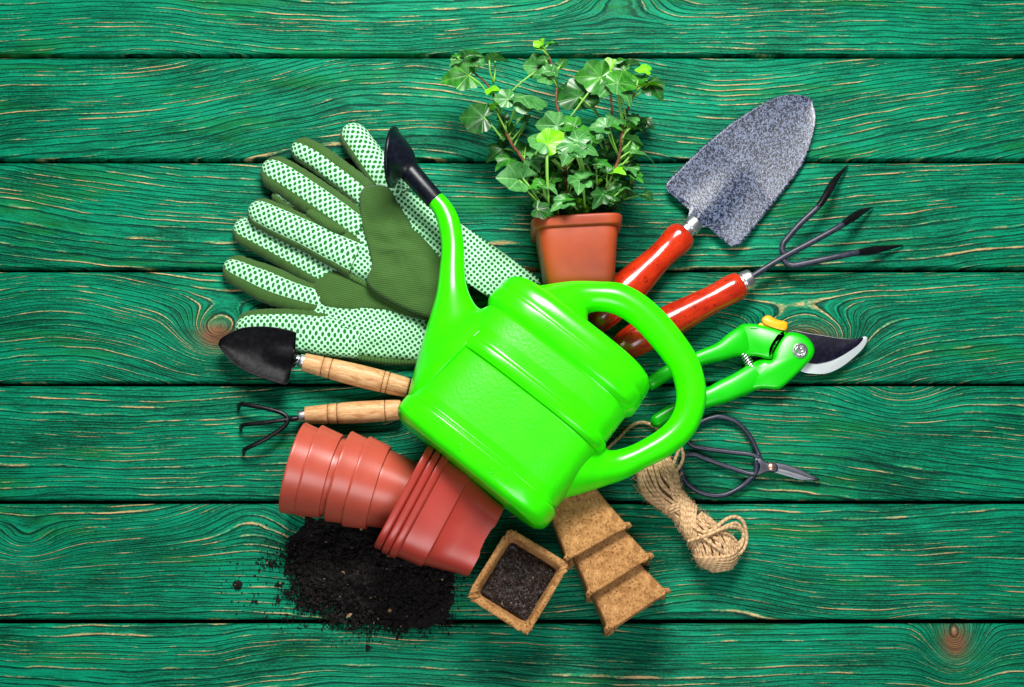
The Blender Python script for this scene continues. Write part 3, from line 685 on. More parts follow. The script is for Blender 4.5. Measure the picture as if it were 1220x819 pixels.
# ------------------------------------------------------------------ twine
def twine():
    t = thing('twine_hank', 'tied hank of tan jute twine beside the scissors', 'twine', P(820, 610, 0))
    rnd = random.Random(5)
    axis = crom([(779, 538, 22, 15, 14), (780, 556, 24, 21, 18), (787, 578, 24, 23, 19), (798, 594, 22, 16.5, 17), (810, 606, 21, 13.5, 15), (823, 621, 21, 15.5, 16), (838, 636, 22, 18.5, 18), (850, 652, 24, 23, 20), (857, 667, 23, 20.5, 18), (860, 680, 21, 10, 10)], 12)
    N = len(axis)
    def surf(f, th, rs=1.0):
        i = min(N - 2, max(0, int(f * (N - 1)))); tt = f * (N - 1) - i
        c = [lerp(a, b, tt) for a, b in zip(axis[i], axis[i + 1])]
        a, b = axis[max(0, i - 2)], axis[min(N - 1, i + 3)]
        tx, ty = b[0] - a[0], b[1] - a[1]; l = math.hypot(tx, ty)
        px, py = -ty / l, tx / l
        w = c[3] * rs * math.cos(th)
        return P(c[0] + px * w, c[1] + py * w, c[2] + c[4] * rs * math.sin(th))
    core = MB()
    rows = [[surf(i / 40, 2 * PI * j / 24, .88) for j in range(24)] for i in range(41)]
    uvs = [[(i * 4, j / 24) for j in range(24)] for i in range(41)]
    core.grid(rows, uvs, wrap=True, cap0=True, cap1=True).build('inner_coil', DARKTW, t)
    M = MB(); r = 2.1 * U
    for k in range(26):               # long strands of the upper lobe, running into the waist
        th0 = PI * (k + .5) / 26 * 1.35 - .55; tw = rnd.uniform(-.25, .25) + .5
        pts = [surf(lerp(.02, .52, i / 26), th0 + tw * (i / 26) ** 1.5 + .05 * math.sin(i * .5 + k), 1 + .02 * rnd.random()) for i in range(27)]
        M.tube(pts, r * .86, 8, u0=k * 13)
    M.build('upper_lobe', TWINE, t)
    M = MB()
    for k in range(11):               # slanted wraps round the waist
        f0 = lerp(.40, .60, k / 10); pts = []
        for i in range(33):
            th = -.5 + (PI + 1.0) * i / 32
            f = f0 + .10 * (math.cos(th) * (1 if k > 2 else -.4)) + .006 * math.sin(i * .4 + k)
            pts.append(surf(f, th, 1.10 + .03 * (k % 2)))
        M.tube(pts, r, 8, u0=k * 17)
    M.build('waist_wrap', TWINE, t)
    M = MB()
    for k in range(22):               # long strands of the lower lobe
        th0 = PI * (k + .5) / 22 * 1.4 - .6
        pts = [surf(lerp(.56, .995, i / 24), th0 - .9 * (i / 24) ** 1.4 + .04 * math.sin(i * .6 + k * 2), 1.0 + .03 * rnd.random()) for i in range(25)]
        M.tube(pts, r * .86, 8, u0=k * 19)
    for k in range(9):                # curved turns over the ball
        pts = []
        for i in range(25):
            th = -.4 + (PI + .8) * i / 24
            pts.append(surf(min(.99, .80 + .02 * k + .07 * math.sin(th) - .05 * math.cos(th)), th, 1.09))
        M.tube(pts, r, 8, u0=k * 23)
    M.build('lower_lobe', TWINE, t)
    M = MB()
    loops = [[(826, 628, 42), (838, 634, 46), (850, 631, 46), (862, 621, 38), (873, 616, 30), (883, 619, 26), (888, 629, 22), (889.5, 643, 18), (886, 654, 18), (879, 661, 24), (868, 661, 36), (857, 655, 46), (845, 646, 47), (832, 636, 42)],
             [(840, 640, 46), (856, 632, 46), (870, 628, 36), (881, 630, 26), (886, 638, 20), (882, 646, 20), (870, 652, 30), (858, 657, 42)],
             [(846, 628, 42), (860, 634, 40), (872, 640, 30), (879, 650, 22), (878, 657, 20), (868, 655, 30)],
             [(820, 645, 36), (836, 640, 46), (852, 634, 46), (868, 626, 36), (878, 624, 28), (885, 634, 22), (884, 648, 20), (876, 656, 26), (864, 650, 40), (850, 640, 46)]]
    for k, l in enumerate(loops):
        M.tube([P(*q) for q in crom(l, 8)], r, 8, u0=k * 31)
    M.build('loose_loop', TWINE, t)
    M = MB()
    tops = [[(786, 536, 30), (790, 548, 38), (795, 563, 44), (799, 577, 44), (801, 590, 40)],
            [(793, 538, 26), (794, 550, 34), (797, 566, 42), (800, 580, 42)],
            [(813, 528, 20), (807, 541, 24), (802, 555, 32), (799, 568, 42), (803, 585, 42)],
            [(810, 529, 20), (814, 542, 22), (812, 552, 26), (806, 561, 32), (799, 571, 42)],
            [(777, 536, 26), (784, 552, 40), (790, 566, 46)],
            [(700, 560, 10), (722, 536, 6), (738, 521, 5), (751, 508.5, 5), (764.5, 503.5, 5), (777, 507, 6), (787, 514, 8), (797, 523, 14), (800, 534, 22)]]
    for k, l in enumerate(tops):
        M.tube([P(*q) for q in crom(l, 8)], r * .95, 8, u0=k * 37)
    M.build('loose_end', TWINE, t)
    F = MB()                          # fuzz
    for k in range(420):
        f, th = rnd.uniform(.03, .98), rnd.uniform(-.3, PI + .3)
        a = surf(f, th, 1.08); b = surf(min(1, max(0, f + rnd.uniform(-.05, .05))), th + rnd.uniform(-.3, .3), 1.2 + rnd.random() * .25)
        m = a.lerp(b, .5) + Vector((rnd.uniform(-1, 1), rnd.uniform(-1, 1), rnd.uniform(0, 1))) * 2 * U
        F.tube([a, m, b], .16 * U, 3, cap=False)
    F.build('fuzz', TWINE, t)
DARKTW = simple('twine_core_shade', (.10, .055, .03), .95, spec=.1)  # core coloured dark to paint the shade between the strands
twine()

# ------------------------------------------------------------------ pots
def super_ring(x, h, n, e, hz=None, jit=None):
    out = []
    for j in range(n):
        th = 2 * PI * j / n; c, s = math.cos(th), math.sin(th)
        y = math.copysign(abs(c) ** (2 / e), c) * h; z = math.copysign(abs(s) ** (2 / e), s) * (hz or h)
        dx = 0
        if jit: dx, f = jit(x, th, y, z); y *= f; z *= f
        out.append(Vector((x + dx, y, z)))
    return out
KP = U * .965
def build_local(name, rows, mat, parent, sharp=None):
    M = MB(); M.grid([[p * KP for p in r] for r in rows], [[(i * 3, j) for j in range(len(r))] for i, r in enumerate(rows)], wrap=True, cap0=True, cap1=True)
    o = M.build(name, mat, None, sharp=sharp)
    if parent: o.parent = parent; ROOT[o.name] = (0, 0, 0)
    return o
def place(o, x, y, z, dx, dy, dip=0.0, roll=0.0):
    o.location = P(x, y, z)
    o.rotation_mode = 'XYZ'
    o.rotation_euler = (roll, dip, math.atan2(-dy, dx))

def round_pots():
    lab = ['innermost round terracotta pot, the widest open end of the stack by the claw rake', 'second round terracotta pot from the open end, its broad collar in front of a gap',
           'third round terracotta pot of the nested stack, just after the narrow gap', 'outermost round terracotta pot of the stack, its tapered body reaching the square pots']
    t = thing('plant_pot', lab[0], 'plant pot', (0, 0, 0), 'round terracotta plastic pots in a nested stack')
    outer = [(100, 20), (100.5, 34), (99, 36.5), (70, 40.5), (30, 45.8), (28, 46.2)]
    inner = [(27, 44.5), (60, 40), (96, 34), (97, 15)]
    build_local('wall', [super_ring(x, r, 64, 2) for x, r in outer + [(26.5, 46.2), (26.5, 44.6)] + inner], TERRA, t, 50)
    rim = [(27, 45.5), (27.6, 48.6), (27, 50.2), (25.5, 50.5), (4, 54.0), (2.2, 54.6), (.6, 54.8), (-.3, 54.2), (-.3, 52.6), (.8, 51.9), (26, 45.6)]
    build_local('rim', [super_ring(x, r, 64, 2) for x, r in rim], TERRA, t, 50)
    for i, (x, y) in enumerate([(349.5, 557.5), (369, 560.5), (404, 567.5), (425, 573.5)]):
        o = t if i == 0 else copy_thing(t, lab[i])
        place(o, x, y, 55, .968, .251 + i * .012, math.radians(1.5))
round_pots()

def square_pots():
    lab = ['innermost square terracotta pot, its thin rim nearest the round pots', 'middle square terracotta pot, only its thin rim showing between two others', 'outermost square terracotta pot with its smooth flat side and corner feet showing beside the can']
    t = thing('plant_pot', lab[0], 'plant pot', (0, 0, 0), 'square terracotta plastic pots in a nested stack')
    E = 4.6
    def jit(x, th, y, z):
        if x > 77:                    # cut-outs between the feet
            m = min(abs(y), abs(z)) / max(abs(y), abs(z))
            return (-3 * (1 - min(1, max(0, (m - .28) / .12))) * (1 if x < 117.5 else 1), 1)
        return 0, 1
    H = 62
    outer = [(84, 10), (85, 38), (90, 43.5), (90.5, 45), (84, 46), (76, 47.5), (60, 51.5), (40.6, 56), (39, 57.4), (38.4, 59.2), (37, 59.6), (20, 61), (8.5, 62)]
    build_local('wall', [super_ring(x, r, 96, E, r * .95, jit) for x, r in outer + [(8, 60), (38, 55), (82, 42), (83, 12)]], TERRA2, t, 40)
    rim = [(9, 61.5), (8, 63.6), (7, 65), (6, 65.5), (1.6, 66.5), (0, 66.3), (-.8, 65), (-.8, 62.5), (.5, 61.4), (9, 60.4)]
    build_local('rim', [super_ring(x, r, 96, E, r * .95) for x, r in rim], TERRA2, t, 50)
    for i, (x, y) in enumerate([(479, 592), (487.5, 597.5), (496, 602)]):
        o = t if i == 0 else copy_thing(t, lab[i])
        place(o, x, y, 63, .885, .466, math.radians(5), math.radians(0))
square_pots()

def peat_pots():
    rnd = random.Random(3)
    E = 11
    def jit(x, th, y, z):
        f = 1 + .010 * nz(math.cos(th) * 2.2 + x * .03, math.sin(th) * 2.2, x * .04) + .006 * nz(math.cos(th) * 7, math.sin(th) * 7, x * .15)
        dx = 0
        if x < 12:
            e = (12 - x) / 12
            dx = e * (5.0 * nz(math.cos(th) * 2.6, math.sin(th) * 2.6, 4.0) + 2.6 * nz(math.cos(th) * 8, math.sin(th) * 8, 1.0))
            f += e * (.055 * nz(math.cos(th) * 5 + 3, math.sin(th) * 5, 2.0) + .02 * nz(math.cos(th) * 14, math.sin(th) * 14, 2.0))
            corner = abs(math.sin(2 * th)) ** 6
            f += e * .012 * corner
        return dx, f
    prof = [(88, 10), (88, 22), (86.5, 25.5), (83, 26.8), (60, 30.5), (35, 34.6), (14, 38.2), (8, 39.4), (5, 40.2), (3.4, 42.6), (2.2, 44), (.4, 44.2), (-.8, 43.2), (-1, 40), (0, 38), (3, 36.6), (8, 35), (20, 33), (50, 28), (81, 22.5), (82.5, 20), (82.5, 8)]
    lab = ['tan peat pot lying nearest the can, uppermost of the three nested peat pots', 'middle one of the three nested tan peat pots lying down', 'last of the three nested peat pots, lowest and nearest the front groove']
    o = build_local('peat_pot', [super_ring(x, r, 112, E, None, jit) for x, r in prof], PEAT, None)
    tag(o, lab[0], 'peat pot', 'square brown peat pots')
    for i, (x, y, dx, dy, z) in enumerate([(711, 652, -.474, -.88, 43), (737.5, 690, -.518, -.855, 44), (758, 731, -.53, -.848, 44)]):
        q = o
        if i: q = o.copy(); COL.objects.link(q); q['label'] = lab[i]
        place(q, x, y, z, dx, dy, math.radians(3))
        q.scale = ((1, 1, 1), (1.02, 1.02, .97), (1, 1, .96))[i]
    # the standing one, filled with soil
    q = o.copy(); COL.objects.link(q); q['label'] = 'upright square peat pot filled with dark soil, seen from above'
    q.location = P(618, 691, 84)
    q.rotation_euler = (math.radians(-31.5), math.radians(90), 0)
    q.rotation_mode = 'XYZ'
    ang = math.atan2(-(673 - 608 + 0), 0) if False else 0
    q.matrix_world = Matrix.Translation(P(617.5, 692.5, 86)) @ Matrix.Rotation(math.radians(-31.5), 4, 'Z') @ Matrix.Rotation(math.radians(90), 4, 'Y')
    q.scale = (.95, 1.06, .93)
    return q
peat_pots()

def crumb(M, c, r, rnd, n=5):
    """a small irregular grain"""
    ax = [rnd.uniform(.55, 1.2) * r for _ in range(3)]
    a = rnd.uniform(0, PI); R = Matrix.Rotation(a, 3, 'Z') @ Matrix.Rotation(rnd.uniform(-1, 1), 3, 'X')
    pts = [(0, 0, 1), (.9, 0, .3), (.1, .95, .35), (-.85, .2, .3), (0, -.9, .25), (.6, .5, -.6), (-.5, .6, -.6), (-.5, -.6, -.6), (.6, -.5, -.6)]
    fs = [(0, 1, 2), (0, 2, 3), (0, 3, 4), (0, 4, 1), (1, 5, 2), (2, 5, 6), (2, 6, 3), (3, 6, 7), (3, 7, 4), (4, 7, 8), (4, 8, 1), (1, 8, 5), (5, 8, 7, 6)]
    b = len(M.v)
    for p in pts:
        v = R @ Vector((p[0] * ax[0], p[1] * ax[1], p[2] * ax[2] * .8)) * rnd.uniform(.8, 1.2)
        M.v.append(tuple(c + v)); M.uv.append((0, 0))
    m = 0 if rnd.random() > .006 else 1
    for f in fs: M.f.append(tuple(b + i for i in f)); M.m.append(m)

BARK = simple('bark_chip', (.30, .19, .10), .8, spec=.2)
def soil():
    rnd = random.Random(11)
    M = MB()
    ol = [(352, 640), (366, 618), (392, 616), (440, 632), (470, 645), (520, 655), (542, 680), (540, 722), (528, 742), (490, 750), (455, 742), (418, 735), (388, 722), (362, 705), (346, 680), (340, 660)]
    o = crom(ol, 6, True); n = len(o); cx, cy = 440, 685
    def hgt(x, y): return 26 * math.exp(-((x - 440) / 75) ** 2 - ((y - 682) / 42) ** 2) + 9 * nz(x * .05, y * .05, 2) + 4 * nz(x * .16, y * .16, 5)
    rows = []
    for k in range(26):
        s = 1 - (k / 26)
        row = []
        for i, (x, y) in enumerate(o):
            rg = 1 + .10 * nz(x * .07, y * .07, 1) + .09 * nz(x * .2, y * .2, 8)
            X0, Y0 = cx + (x - cx) * s * rg, cy + (y - cy) * s * rg
            z = -1 if k == 0 else max(1, hgt(X0, Y0)) * min(1, k / 5) + 1
            row.append(P(X0, Y0, z))
        rows.append(row)
    M.grid(rows, wrap=True, cap1=True)
    cnt = 0
    while cnt < 9000:
        x, y = rnd.gauss(440, 62), rnd.gauss(686, 38)
        e = ((x - 441) / 104) ** 2 + ((y - 685) / 66) ** 2 + .35 * nz(x * .05, y * .05, 3)
        pr = 1 if e < .85 else math.exp(-(e - .85) * 5.5)
        if rnd.random() > pr: continue
        inside = e < .95
        z = max(0, hgt(x, y)) if inside else 0
        r = (rnd.uniform(.8, 2.0) if rnd.random() < .78 else rnd.uniform(2.0, 4.4)) * (1 if inside else .85)
        crumb(M, P(x, y, z + r * .5), r * U, rnd); cnt += 1
    for k in range(420):             # loose scatter round the heap
        a = rnd.uniform(0, 2 * PI); q = 1 + abs(rnd.gauss(0, .28))
        x, y = 432 + math.cos(a) * 108 * q, 690 + math.sin(a) * 58 * q
        if math.cos(a) < 0: x -= abs(rnd.gauss(0, 18))
        crumb(M, P(x, y, .6), rnd.uniform(.35, 1.5) * U, rnd)
    for (x, y, m) in ((323, 671, 70), (333, 697, 26), (331, 713, 16), (302, 716, 10), (316, 734, 8), (345, 739, 12), (358, 716, 60), (440, 752, 70), (476, 748, 60), (535, 742, 60), (505, 752, 40), (348, 652, 40), (390, 640, 80), (375, 727, 50)):
        for _ in range(m):
            x1, y1 = rnd.gauss(x, 3.2 if m < 40 else 6), rnd.gauss(y, 2.6 if m < 40 else 5)
            crumb(M, P(x1, y1, abs(rnd.gauss(0, 1.6)) + .6), rnd.uniform(.6, 1.8) * U, rnd)
    o_ = M.build('potting_soil', [SOIL, BARK], None, smooth=False)
    tag(o_, 'heap of black potting soil spilled on the boards in front of the terracotta pots', 'soil', kind='stuff')
    M = MB()
    for _ in range(150):
        a, q = rnd.uniform(0, 2 * PI), math.sqrt(rnd.random()) * 5.2
        crumb(M, P(283 + q * math.cos(a), 697 + q * math.sin(a), max(0, 4 - q * .6) + .6), rnd.uniform(.8, 1.8) * U, rnd)
    o_ = M.build('soil_clump', [SOIL, BARK], None, smooth=False)
    tag(o_, 'small round black clump of soil alone on the boards, left of the heap', 'soil clump')
    M = MB()
    # fill of the standing peat pot
    c0 = P(617.5, 692.5, 72); ex = Matrix.Rotation(math.radians(-31.5), 3, 'Z') @ Vector((1, 0, 0)); ey = Vector((-ex.y, ex.x, 0)); k = U * .95
    N = 40; rows = []
    for i in range(N + 1):
        row = []
        for j in range(N + 1):
            a, b = (i / N * 2 - 1) * 35.5, (j / N * 2 - 1) * 35.5
            z = 3.5 * nz(a * .06, b * .06, 1) + 2 * nz(a * .2, b * .2, 2) - 5 * (max(abs(a), abs(b)) / 35.5) ** 6
            row.append(c0 + ex * a * k + ey * b * k + Vector((0, 0, z * k)))
        rows.append(row)
    M.grid(rows)
    for _ in range(1500):
        a, b = rnd.uniform(-34, 34), rnd.uniform(-34, 34)
        z = 3.5 * nz(a * .06, b * .06, 1) + 2 * nz(a * .2, b * .2, 2) - 5 * (max(abs(a), abs(b)) / 35.5) ** 6
        crumb(M, c0 + ex * a * k + ey * b * k + Vector((0, 0, (z + .5) * k)), rnd.uniform(.6, 2.0) * U, rnd)
    o_ = M.build('potting_soil', [SOIL2, BARK], None, smooth=False)
    tag(o_, 'moist dark soil filling the upright square peat pot', 'soil', kind='stuff')
SOIL2 = None
def soil2():
    M = Mat('moist_brown_soil'); o = M.obj(); n = M.noise(o, 320, 4, .7)
    return M.set(M.mix(n.step(.35, .75), (.006, .0025, .0018), (.040, .019, .013)), .45, spec=.4, bump=n, bstr=.6, bdist=.0012)
SOIL2 = soil2()
soil()

# ------------------------------------------------------------------ potted ivy
def ivy():
    t = thing('potted_ivy', 'young ivy plant in an orange terracotta plastic pot lying on its side', 'potted plant', P(690, 300, 0))
    rnd = random.Random(21)
    zc = 54; k = sc(690, 290, zc)
    A, B = P(685.5, 268, zc), P(690.5, 354, zc - 6)
    def lat(name, prof, mat, par=t, sharp=50):
        L = (B - A).length / k
        o = MB().lathe(A, B, [(s / L, r * k) for s, r in prof], 96, 6.5).build(name, mat, par, sharp=sharp); return o
    pot = lat('pot', [(5, 44), (4, 47), (10, 47.6), (14, 48), (92, 38.6), (93.5, 37), (93.5, 33), (90, 31), (90, 5)], IVYPOT)
    lat('rim', [(12, 46.5), (11.5, 51), (10.5, 52.2), (9, 52.6), (2, 53.8), (0, 53.6), (-1, 52.4), (-1, 50.5), (.5, 49.4), (8, 48), (8, 40)], IVYPOT, pot)
    lat('soil', [(6, 48.5), (5, 44), (4, 25), (3.6, 4)], SOIL)
    # vines: picture paths with height
    V = [[(668, 262, 60), (652, 235, 62), (630, 200, 64), (610, 172, 66), (600, 150, 70), (592, 128, 74), (583, 104, 76), (566, 88, 80), (548, 74, 84)],
         [(680, 262, 70), (676, 230, 74), (672, 190, 78), (668, 150, 80), (663, 120, 82), (663, 95, 84), (655, 70, 88), (646, 56, 92), (644, 47, 96)],
         [(703, 262, 72), (722, 228, 80), (737, 190, 86), (741, 160, 90), (747, 135, 92), (756, 112, 94), (768, 95, 96), (772, 84, 98)],
         [(692, 262, 50), (708, 225, 50), (724, 180, 50), (729, 140, 54), (728, 108, 62), (737, 84, 70)],
         [(660, 262, 40), (640, 240, 34), (622, 222, 32), (606, 200, 30)],
         [(712, 262, 40), (740, 238, 34), (755, 215, 30)]]
    VS, VM = [], []
    for v in V:
        d = crom(v, 8); VS.append(d); n = len(d)
        j = [P(x + 1.2 * nz(x * .2, y * .2), y, z) for x, y, z in d]
        VM.append(MB().tube(j, [lerp(2.2, 1.0, i / n) * U for i in range(n)], 8))
    IV = [(0, 1.0), (14, .80), (26, .60), (38, .72), (50, .80), (62, .66), (78, .46), (95, .54), (108, .58), (125, .48), (145, .36), (165, .22), (180, .08)]
    RD = [(0, 1.0), (14, .93), (26, .86), (38, .82), (50, .80), (62, .76), (78, .70), (95, .66), (108, .62), (125, .55), (145, .42), (165, .25), (180, .08)]
    sets = {}
    def leaf(x, y, z, size, ang, kind, pitch=.3, roll=0.0, fold=.25, curl=.25, lob=.7, stem=None, tau=.8):
        """blade whose stalk joint sits at picture x, y; tip points ang degrees (0 right, 90 down)"""
        key = stem if stem is not None else min(range(len(VS)), key=lambda i: min(math.dist(q[:2], (x, y)) for q in VS[i]))
        size *= .82
        M = sets.setdefault(key, (MB(), MB()))[0]
        a = math.radians(ang)
        f = Vector((math.cos(a), -math.sin(a), 0)); s = Vector((f.y, -f.x, 0)); up = Vector((0, 0, 1))
        f2 = (f * math.cos(pitch) + up * math.sin(pitch)); u2 = s.cross(f2) * 1.0
        if u2.z < 0: u2 = -u2
        s2 = s * math.cos(roll) + u2 * math.sin(roll); u3 = u2 * math.cos(roll) - s * math.sin(roll)
        RT = Matrix.Rotation(-tau, 3, 'X'); f2, s2, u3 = RT @ f2, RT @ s2, RT @ u3
        pts = [(d, lerp(r1, r2, lob)) for (d, r1), (_, r2) in zip(RD, IV)]
        full = pts + [(-d, r) for d, r in pts[-2:0:-1]]
        full = crom([(d * 1.0, r) for d, r in pts], 2)
        full = full + [(-d, r) for d, r in full[-2:0:-1]]
        O = P(x, y, z); kk = sc(x, y, z) * size
        ph = rnd.uniform(0, 6)
        rows, uvs = [], []
        for q in (0.02, .25, .5, .75, 1.0):
            row, uv = [], []
            for d, r in full:
                lx, ly = r * q * math.cos(math.radians(d)), r * q * math.sin(math.radians(d))
                lz = fold * abs(ly) - curl * lx * lx - .18 * curl * ly * ly + .05 * math.sin(d * .09 + ph) * q
                row.append(O + (f2 * lx + s2 * ly + u3 * lz) * kk); uv.append((lx, ly))
            rows.append(row); uvs.append(uv)
        M.grid(rows, uvs, wrap=True, mats=lambda i, j: kind)
        return key, O
    def petiole(key, O, x, y, z, to=None):
        P0 = sets[key][1]
        if to is None:
            d = VS[key]; q = min(d, key=lambda q: math.dist(q[:2], (x, y + 16)) + abs(q[2] - z) * .2); to = q
        e = P(*to); m = O.lerp(e, .5) + Vector((rnd.uniform(-2, 2), 0, rnd.uniform(1, 5))) * U
        P0.tube([O, O.lerp(m, .5) + Vector((0, 0, 1 * U)), m, m.lerp(e, .55), e], 1.15 * U, 6)
    hand = [  # x, y, z, size, angle, kind, pitch, roll, fold, curl, lobes, petiole end
        (643.5, 54, 98, 15, -85, 3, .2, .5, .5, .2, .3, None), (644, 58, 94, 10, 190, 3, .2, 0, .3, .2, .2, None), (655, 54, 94, 14, -20, 1, .1, .3, .5, .2, .5, (646, 60, 92)),
        (650, 72, 92, 15, 185, 0, .1, 0, .1, .3, .2, (658, 82, 86)), (668, 78, 90, 15, -50, 0, .3, .2, .2, .3, .3, (664, 92, 84)), (660, 86, 94, 18, 170, 2, .2, .5, .3, .4, .5, (664, 98, 84)),
        (655, 92, 92, 26, 190, 2, .3, .8, .5, .5, .6, (664, 105, 83)), (646, 80, 80, 30, 190, 2, .1, 1.0, .2, .3, .3, (600, 118, 74)),
        (545, 68, 90, 11, 200, 1, .2, 0, .3, .3, .6, None), (548, 72, 92, 18, 140, 2, .2, 0, .3, .6, .6, None), (572, 74, 92, 22, 170, 2, .1, .3, .3, .5, .6, (566, 86, 80)),
        (556, 68, 90, 26, -20, 0, .2, .4, .3, .5, .5, None), (583, 72, 96, 24, -8, 2, .2, .8, .3, .3, .5, (588, 100, 78)), (590, 71, 80, 22, 8, 1, .1, .9, .3, .3, .5, (588, 100, 78)),
        (558, 90, 88, 38, 158, 1, .1, .8, .4, .5, .6, (582, 112, 76)), (576, 140, 84, 37, 188, 0, -.1, 0, -.12, .15, .15, (600, 168, 66)), (585, 112, 86, 22, -15, 3, .2, .4, .5, .3, .4, (592, 125, 74)),
        (588, 124, 84, 14, 60, 2, .2, 0, .3, .5, .5, None), (590, 130, 82, 24, -20, 3, .2, .9, .5, .2, .2, (604, 158, 70)), (618, 116, 104, 42, -20, 2, .25, -.15, -.35, .7, .25, (606, 150, 70)),
        (622, 116, 104, 30, 20, 2, .1, .2, -.2, .8, .25, (606, 150, 70)), (606, 118, 96, 22, 178, 2, .1, .9, .2, .2, .3, None), (607, 190, 50, 26, 140, 1, .1, 0, .2, .5, .7, None), (600, 178, 40, 30, 150, 0, 0, 0, .1, .4, .7, None),
        (651, 172, 118, 30, 205, 2, .5, .5, .2, .6, .2, (654, 246, 100)), (652, 172, 118, 30, -30, 3, .5, -.5, .2, .4, .2, (654, 246, 100)), (618, 214, 100, 34, 155, 2, .3, 1.0, .7, .3, .2, (646, 246, 92)), (623, 213, 100, 22, -25, 2, .3, 1.0, .7, .3, .2, (646, 246, 92)),
        (690, 116, 84, 48, -95, 0, .1, 0, -.2, .4, .25, (714, 140, 70)), (698, 112, 78, 40, 170, 0, .1, .4, .2, .3, .4, (714, 140, 70)), (716, 92, 90, 38, 175, 1, .1, .9, .3, .3, .4, (672, 150, 80)),
        (733, 100, 116, 34, 185, 2, .1, .2, -.2, .7, .25, (742, 150, 90)), (736, 100, 118, 34, -30, 1, .2, -.3, .25, .6, .25, (744, 150, 90)), (735, 100, 116, 34, 50, 2, .0, .2, -.1, .7, .35, (748, 152, 90)),
        (728, 80, 84, 20, 200, 3, .2, .3, .3, .3, .4, (729, 108, 62)), (738, 76, 86, 20, -20, 1, .2, .3, .4, .3, .4, (737, 90, 68)), (745, 84, 88, 24, 170, 1, .1, .4, .3, .4, .5, (737, 100, 68)), (750, 77, 88, 16, 0, 2, .2, .9, .3, .3, .4, None),
        (771, 84, 102, 18, 190, 3, .2, 0, .2, .4, .4, None), (768, 102, 104, 26, -10, 3, .2, .6, .4, .4, .5, None), (774, 100, 100, 28, 50, 0, .1, 0, .1, .5, .4, (757, 116, 94)), (760, 96, 98, 26, -80, 1, .2, .2, .3, .4, .5, None),
        (684, 172, 124, 34, 120, 2, .1, 0, .1, .5, .8, (700, 230, 84)), (686, 172, 124, 34, 20, 2, .1, 0, .1, .5, .8, (700, 230, 84)), (682, 176, 122, 30, 200, 2, .2, 0, .1, .5, .8, (700, 230, 84)), (688, 168, 124, 26, -60, 2, .3, 0, .1, .5, .8, (700, 230, 84)),
        (690, 155, 100, 28, 30, 1, .2, .2, .2, .4, .8, None), (684, 150, 96, 30, 190, 1, .2, .2, .2, .4, .8, None), (722, 152, 112, 24, 180, 2, .2, .5, .3, .4, .5, (737, 186, 86)), (726, 152, 112, 20, 10, 1, .2, .3, .3, .4, .6, (737, 186, 86)),
        (734, 142, 96, 26, 100, 2, .2, .3, .3, .5, .6, None), (750, 140, 92, 20, 60, 2, .2, .3, .2, .5, .6, None), (752, 152, 88, 22, 30, 1, .2, .8, .3, .4, .5, None), (755, 182, 90, 28, -5, 2, .2, .2, .2, .9, .7, (738, 200, 86)), (752, 168, 80, 22, 20, 2, .1, .9, .3, .4, .5, None),
        (664, 150, 100, 32, 180, 2, .1, 1.0, .3, .3, .4, None), (632, 192, 86, 24, 60, 2, .2, 0, .25, .6, .7, None), (648, 222, 104, 22, 30, 2, .2, .1, .25, .6, .6, (655, 246, 90)), (646, 220, 104, 20, 170, 1, .2, .1, .25, .6, .6, (655, 246, 90)),
        (690, 215, 118, 30, 90, 2, .1, .2, .3, .5, .8, (697, 248, 92)), (694, 212, 118, 30, -30, 2, .3, .2, .3, .5, .8, (697, 248, 92)), (676, 240, 114, 26, 150, 2, .1, .2, .25, .6, .7, (690, 252, 90)), (672, 238, 114, 22, -30, 1, .2, .2, .25, .6, .7, (690, 252, 90)),
        (710, 196, 112, 26, 10, 1, .2, .2, .3, .4, .8, (712, 240, 84)), (742, 226, 90, 26, -10, 2, .1, .3, .2, .7, .7, (725, 240, 80)), (752, 208, 84, 22, 40, 1, .2, .2, .2, .5, .7, None), (748, 200, 84, 22, 60, 2, .2, .2, .3, .5, .7, None), (718, 232, 104, 24, 120, 0, .2, .2, .3, .5, .7, None),
        (640, 250, 110, 26, 10, 0, .0, 0, .1, .3, .7, (660, 256, 90)), (768, 232, 60, 16, 30, 0, .1, .2, .2, .5, .6, (735, 240, 40))]
    for (x, y, z, s, a, kd, pi_, ro, fo, cu, lo, to) in hand:
        tau = {0: .35, 1: .7, 2: .85, 3: .55}[kd]
        if abs(x - 686) < 6 and abs(y - 172) < 6: tau = .45
        if (x, y) == (576, 140): tau = .1
        key, O = leaf(x, y, z, s, a, kd, pi_, ro, fo, cu, lo, tau=tau)
        petiole(key, O, x, y, z, to)
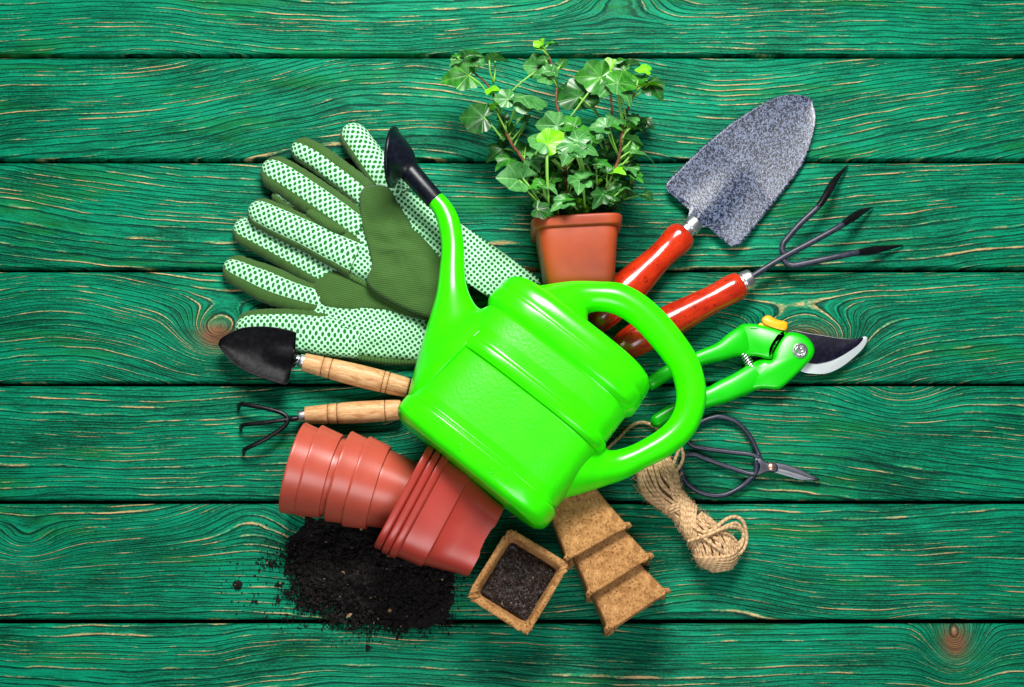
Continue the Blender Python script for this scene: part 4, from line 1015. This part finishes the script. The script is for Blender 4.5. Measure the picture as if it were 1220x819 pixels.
    for i in range(270):
        f = rnd.random() ** (1.0 if i < 130 else 2.2)
        y = lerp(242, 140, f ** 1.2); half = lerp(50, 86, f)
        x = 690 + rnd.uniform(-1, 1) * half - 6 * f
        if 630 < x < 735 and y < 165: y += 35
        z = rnd.uniform(22, 96) * lerp(1.0, .8, f)
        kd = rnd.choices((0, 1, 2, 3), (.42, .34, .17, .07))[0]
        if z < 55: kd = rnd.choices((0, 1), (.75, .25))[0]  # low leaves coloured dark, painting the shade inside the foliage
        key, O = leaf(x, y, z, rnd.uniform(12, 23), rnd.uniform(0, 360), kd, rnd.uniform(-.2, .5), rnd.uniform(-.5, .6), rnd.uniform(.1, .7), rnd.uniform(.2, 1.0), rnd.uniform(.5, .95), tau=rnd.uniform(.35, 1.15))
        petiole(key, O, x, y, z)
    for key, m in enumerate(VM):
        L, S = sets.get(key, (None, None))
        if S:
            b = len(m.v); m.v += S.v; m.uv += S.uv; m.f += [tuple(i + b for i in f) for f in S.f]; m.m += [1] * len(S.f)
        vn = m.build('vine', [STEMB, STEMG], t)
        if L: L.build('foliage', GLEAF, vn)
ivy()

# ------------------------------------------------------------------ light, camera, render
w = bpy.data.worlds.new('World'); scene.world = w; w.use_nodes = True
bg = w.node_tree.nodes['Background']; bg.inputs[0].default_value = (.86, .93, 1, 1); bg.inputs[1].default_value = .085
def area(name, loc, aim, sx, sy, power, col):
    l = bpy.data.lights.new(name, 'AREA'); l.shape = 'RECTANGLE'; l.size, l.size_y = sx, sy; l.energy = power; l.color = col
    o = bpy.data.objects.new(name, l); COL.objects.link(o); o.location = loc
    o.rotation_euler = (Vector(aim) - Vector(loc)).to_track_quat('-Z', 'Y').to_euler(); return o
area('key_softbox', (.04, .66, .98), (.02, -.02, 0), .50, .36, 26.0, (1, .98, .94))
area('added_fill_light', (.10, -.66, 1.0), (.02, 0, 0), .60, .45, 7.0, (.96, .98, 1))  # added fill lamp on the near side, lifting shadows below the objects
cam = bpy.data.cameras.new('camera'); co = bpy.data.objects.new('camera', cam); COL.objects.link(co)
cam.sensor_width = 36; cam.lens = 36 / TANW; cam.clip_start = .01; cam.clip_end = 100
co.location = CAM; co.rotation_euler = (TILT, 0, 0); scene.camera = co
scene.view_settings.view_transform = 'Standard'; scene.view_settings.look = 'None'
scene.view_settings.exposure = 0; scene.view_settings.gamma = 1
scene.cycles.use_denoising = True
scene.cycles.max_bounces = 6
